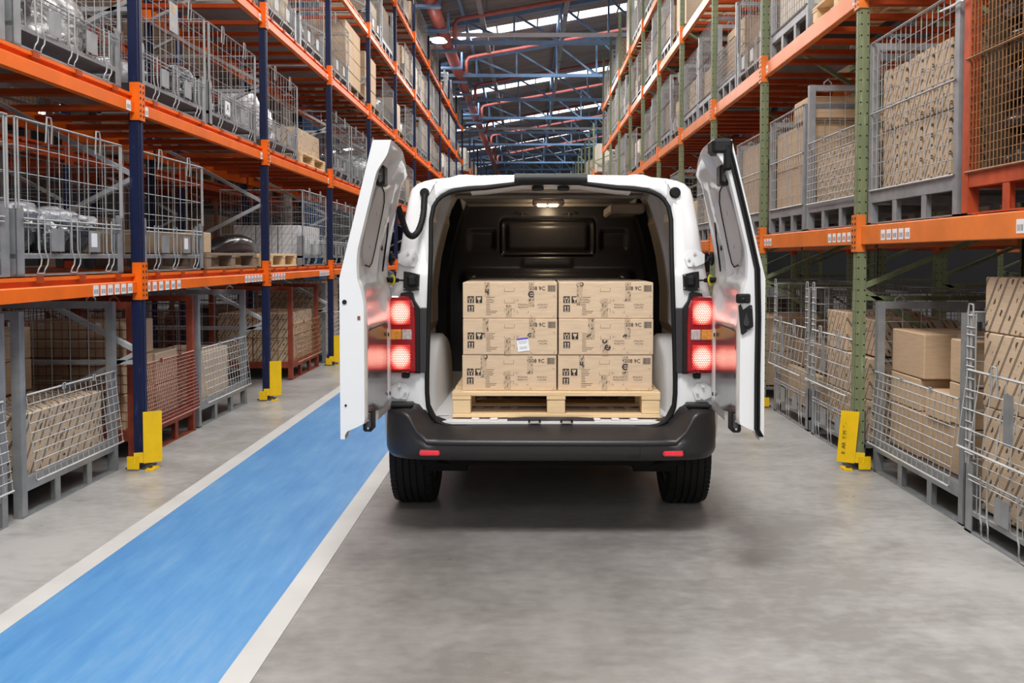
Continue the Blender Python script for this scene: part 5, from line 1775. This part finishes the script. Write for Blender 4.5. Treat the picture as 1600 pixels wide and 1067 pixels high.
        q = [(0.0, 0.03), (-0.012, -0.01), (-0.010, -0.022), (0.0, -0.028), (0.010, -0.022), (0.012, -0.01)]
        MB().prism([(x + a, fy - 0.016, z + b_) for a, b_ in q], (0, 0.009, 0)).build('latch_lever', 'plate_grey', lp)
        for a, b_ in ((0.02, 0.05), (0.008, -0.044), (0.018, -0.040)):
            MB().disc((x + a, fy - 0.008, z + b_), (0, -1, 0), 0.004, 0.003, 8).build('latch_rivet', 'chrome', lp)
# ------------------------------------------------------------------ pallet and cartons in the van
def van_world(x, y, z):
    a = 0.012
    return (0.109 + x * math.cos(a) + y * math.sin(a), VY - x * math.sin(a) + y * math.cos(a), z)
pt = pallet(1.104, 0.80, 'wood_new', 0.137)
pt.name = 'euro_pallet'
pt['label'] = 'new pale wooden pallet standing on the van floor under six cartons'
pt.location, pt.rotation_euler = van_world((869.5 - 861) / CAM_F * 4.5, 0.075, FZ + 0.0085), (0, 0, PI / 2 - 0.012)
# the pallet's depth axis is +x: turn it into the van
BW, BD, BH = 0.503, 0.62, 0.192
def outline_arrow(mb, x, z):
    pass
PRINT = {}
def print_mesh():
    """flat print on the carton's face: symbols, corner marks, text lines, bar code; x across, z up, seen from -y"""
    P = {}
    t = 0.0005
    def rect(mb, x0, z0, x1, z1, y=0.0):
        mb.box((x0, y - t, z0), (x1, y, z1))
    k = BW / 150.0                        # metres per photo pixel on the carton
    def X(p):
        return -BW / 2 + p * k
    def Z(p):
        return BH - p * k
    sq = MB()
    for (a, b_) in ((7.5, 22), (20.5, 22), (7.5, 36)):
        rect(sq, X(a), Z(b_ + 11), X(a + 10.5), Z(b_))
    P['symbol_squares'] = (sq, 'ink')
    ic = MB()
    y = -t
    # hands round a box, glass, two arrows
    ic.disc((X(12.8), y, Z(25.2)), (0, -1, 0), 1.5 * k, t, 10)
    for s in (-1, 1):
        ic.prism([(X(12.8 + s * 4.2), y - t, Z(24.5)), (X(12.8 + s * 3.2), y - t, Z(24.5)), (X(12.8 + s * 1.2), y - t, Z(29)), (X(12.8 + s * 1.2), y - t, Z(32.2)), (X(12.8 + s * 3), y - t, Z(32.2)), (X(12.8 + s * 2.6), y - t, Z(29.6))], (0, t, 0))
    ic.prism([(X(22.6), y - t, Z(23.6)), (X(25.2), y - t, Z(23.6)), (X(25.9), y - t, Z(25.2)), (X(26.4), y - t, Z(23.6)), (X(29), y - t, Z(23.6)), (X(28.4), y - t, Z(27)), (X(26.4), y - t, Z(28.6)), (X(26.4), y - t, Z(31.2)), (X(27.8), y - t, Z(32)), (X(23.8), y - t, Z(32)), (X(25.2), y - t, Z(31.2)), (X(25.2), y - t, Z(28.6)), (X(23.2), y - t, Z(27))], (0, t, 0))
    for c in (10.6, 15.0):
        ic.prism([(X(c - 0.7), y - t, Z(45)), (X(c - 0.7), y - t, Z(40.2)), (X(c - 1.7), y - t, Z(40.2)), (X(c), y - t, Z(37.4)), (X(c + 1.7), y - t, Z(40.2)), (X(c + 0.7), y - t, Z(40.2)), (X(c + 0.7), y - t, Z(45))], (0, t, 0))
    rect(ic, X(9), Z(46.2), X(16.6), Z(45.4), y)
    P['handling_symbols'] = (ic, 'carton_van')
    ln = MB()
    for i, w in enumerate((14, 11, 13, 12, 6, 7, 6, 7, 18, 16, 8)):
        rect(ln, X(37), Z(24.2 + 2.75 * i), X(37 + w), Z(23.4 + 2.75 * i))
    P['text_lines'] = (ln, 'ink_soft')
    br = MB()
    w = 0.45
    for (x0, z0) in ((66, 9), (66, 27)):
        rect(br, X(x0), Z(z0 + 6), X(x0 + w), Z(z0))
        rect(br, X(x0 + 16 - w), Z(z0 + 6), X(x0 + 16), Z(z0))
        rect(br, X(x0), Z(z0 + 6), X(x0 + 16), Z(z0 + 6 - w))
    rect(br, X(66), Z(48), X(66 + w), Z(42)), rect(br, X(66), Z(42 + w), X(82), Z(42)), rect(br, X(82 - w), Z(48), X(82), Z(42))
    for (x0, z0, x1, z1) in ((86, 28, 105, 48), (108, 21, 146, 55)):
        for cx, sx in ((x0, 1), (x1, -1)):
            for cz, sz in ((z0, 1), (z1, -1)):
                if x0 == 108 and cx == 108 and cz == 21:
                    continue
                xa, xb = sorted((X(cx), X(cx + sx * 3)))
                za, zb = sorted((Z(cz), Z(cz + sz * w)))
                rect(br, xa, za, xb, zb)
                xa, xb = sorted((X(cx), X(cx + sx * w)))
                za, zb = sorted((Z(cz), Z(cz + sz * 3)))
                rect(br, xa, za, xb, zb)
    P['corner_marks'] = (br, 'ink_soft')
    bc = MB()
    q = random.Random(3)
    x = 135.0
    while x < 146.5:
        ww = q.choice((0.35, 0.6, 0.9))
        rect(bc, X(x), Z(14.8), X(min(x + ww, 147)), Z(4.6))
        x += ww + q.choice((0.3, 0.45))
    P['barcode'] = (bc, 'ink')
    return {n: mb.mesh(n, mt) for n, (mb, mt) in P.items()}, X, Z
PM, PX, PZ = print_mesh()
def tape_piece(x, z0, z1, w, seed):
    return MB().box((PX(x) - w / 2, -0.0011, PZ(z1)), (PX(x) + w / 2, -0.0004, PZ(z0))).mesh('printed_tape', 'tape_print')
def ring_mark(cx, cz, r, e=False, arc=(0.25, 1.75)):
    """the round curved emblem printed on the tape"""
    mb = MB()
    pts = [(PX(cx) + r * math.cos(PI * a), -0.0014, PZ(cz) + r * math.sin(PI * a)) for a in [arc[0] + (arc[1] - arc[0]) * i / 16 for i in range(17)]]
    vs, fs = [], []
    for i, p in enumerate(pts):
        a = arc[0] + (arc[1] - arc[0]) * i / 16
        for q in (1.0, 0.55):
            vs.append((PX(cx) + r * q * math.cos(PI * a), -0.0014, PZ(cz) + r * q * math.sin(PI * a)))
    for i in range(16):
        fs.append((2 * i, 2 * i + 1, 2 * i + 3, 2 * i + 2))
    mb.add(vs, fs)
    if e:
        mb.add([(PX(cx) - r * 0.6, -0.0014, PZ(cz) - r * 0.16), (PX(cx) + r * 0.75, -0.0014, PZ(cz) - r * 0.16), (PX(cx) + r * 0.75, -0.0014, PZ(cz) + r * 0.16), (PX(cx) - r * 0.6, -0.0014, PZ(cz) + r * 0.16)], [(0, 1, 2, 3)])
    return mb
names = {(0, 0): 'bottom', (0, 1): 'middle', (0, 2): 'top', (1, 0): 'bottom', (1, 1): 'middle', (1, 2): 'top'}
desc = {(0, 0): 'printed carton lowest in the stack by the cable hose side', (0, 1): 'printed carton with a small white and blue paper label',
        (0, 2): 'printed carton topmost above the one with the white label', (1, 0): 'printed carton lowest in the stack without the white label',
        (1, 1): 'printed carton middle of the stack, round emblem at its lower middle', (1, 2): 'printed carton topmost in the stack without the white label'}
TAPES = {(0, 2): [(39, 0, 22, 0.030), (73, 36, 55, 0.030), (109, 0, 38, 0.030)], (0, 1): [(36, 0, 30, 0.030), (71, 30, 57, 0.034), (110, 0, 30, 0.034)],
         (0, 0): [(34, 0, 36, 0.030), (72, 26, 55, 0.034), (108, 0, 30, 0.030)], (1, 2): [(33, 0, 36, 0.030), (73, 26, 55, 0.034), (110, 0, 30, 0.030)],
         (1, 1): [(52, 0, 32, 0.034), (74, 32, 57, 0.032), (109, 0, 32, 0.030)], (1, 0): [(38, 0, 22, 0.030), (74, 32, 55, 0.032), (107, 0, 40, 0.030)]}
for (i, k), nm in names.items():
    cx = ((723 + 871) / 2 if i == 0 else (873 + 1021.5) / 2) + (-0.8, 0.4, 0.2)[k]
    x = (cx - 861) / CAM_F * 4.53
    z = FZ + 0.0085 + 0.1375 + k * (BH + 0.0015)
    c = thing('carton', desc[(i, k)], 'carton', van_world(x, 0.11 + (0.004, 0.0, 0.006)[k], z), -0.012 + (0.002, -0.003, 0.003)[(i + k) % 3], 'six printed cartons on the van pallet')
    MB().cbox((-BW / 2, 0, 0), (BW / 2, BD, BH), 0.0035).build('box_body', 'carton_van', c)
    MB().box((-BW / 2 + 0.004, BD * 0.5 - 0.03, BH), (BW / 2 - 0.004, BD * 0.5 + 0.03, BH + 0.0006)).build('top_tape', 'tape_print', c)
    face = MB().box((-BW / 2 + 0.003, -0.0004, 0.003), (BW / 2 - 0.003, 0.0002, BH - 0.003)).build('printed_face', 'carton_van', c)
    for n_, me in PM.items():
        place(n_, me, face, (0, -0.0004, 0), kind='stuff')
    for txt, px_, pz_, sz, al in (('208 9C', 131, 9.7, 0.0285, 'RIGHT'), ('ETIQUETA', 96, 35.5, 0.0115, 'CENTER'), ('PRODUTO', 96, 39.8, 0.0115, 'CENTER'), ('ETIQUETA', 127, 35.5, 0.0115, 'CENTER'), ('VOLUME', 127, 39.8, 0.0115, 'CENTER')):
        place('lettering', text_mesh(txt, sz, 'ink_soft' if sz < 0.02 else 'ink', align=al), face, (PX(px_), -0.0017 if sz > 0.02 else -0.0007, PZ(pz_)), (PI / 2, 0, 0), kind='stuff')
    for q, (tx, z0, z1, w) in enumerate(TAPES[(i, k)]):
        o = place('printed_tape', tape_piece(tx, z0, z1, w, q), c, (0, -0.0008, 0))
        if q != 1 or (i, k) == (1, 1):
            cz = z1 - 4
            if (i, k) in ((0, 2), (1, 0)) and q == 2:
                ring_mark(tx, 19, 0.0175, True).build('emblem', 'ink', o)
            elif (i, k) in ((0, 2), (1, 0)) and q == 0:
                MB().box((PX(tx) - 0.011, -0.0014, PZ(16.5)), (PX(tx) + 0.008, -0.0012, PZ(14.3))).box((PX(tx) - 0.011, -0.0014, PZ(14.2)), (PX(tx) - 0.004, -0.0012, PZ(10.5))).box((PX(tx) + 0.001, -0.0014, PZ(14.2)), (PX(tx) + 0.008, -0.0012, PZ(10.5))).build('emblem', 'ink', o)
            elif (i, k) in ((0, 1),) or ((i, k) == (1, 1) and q != 1):
                ring_mark(tx - 3, z1 - 3, 0.015, False, (0.3, 1.0)).build('emblem', 'ink', o)
            elif (i, k) == (1, 1) and q == 1:
                ring_mark(tx - 1, 35, 0.014, False, (0.9, 2.1)).build('emblem', 'ink', o)
                ring_mark(tx + 3.5, 45.5, 0.0165, True, (0.5, 2.2)).build('emblem', 'ink', o)
            elif q == 0:
                ring_mark(tx + 3, 3, 0.012, False, (1.2, 2.4)).build('emblem', 'ink', o)
    if (i, k) == (0, 1):
        lb = MB().box((-0.031, -0.0009, -0.036), (0.031, 0, 0.036)).build('paper_label', 'paper_white', c, loc=(PX(95.5), -0.002, PZ(41)))
        lb.rotation_euler = (0, math.radians(-7), 0)
        MB().box((-0.031, -0.0014, 0.026), (0.031, -0.0009, 0.036)).build('label_band', 'paper_blue', lb)
        mb = MB()
        for zz, ww in ((0.018, 0.024), (0.012, 0.024), (0.006, 0.018), (-0.012, 0.02), (-0.017, 0.021), (-0.022, 0.02)):
            mb.box((-ww, -0.0013, zz - 0.0016), (ww, -0.0009, zz + 0.0016))
        mb.build('label_lines', 'paper_grey', lb, kind='stuff')
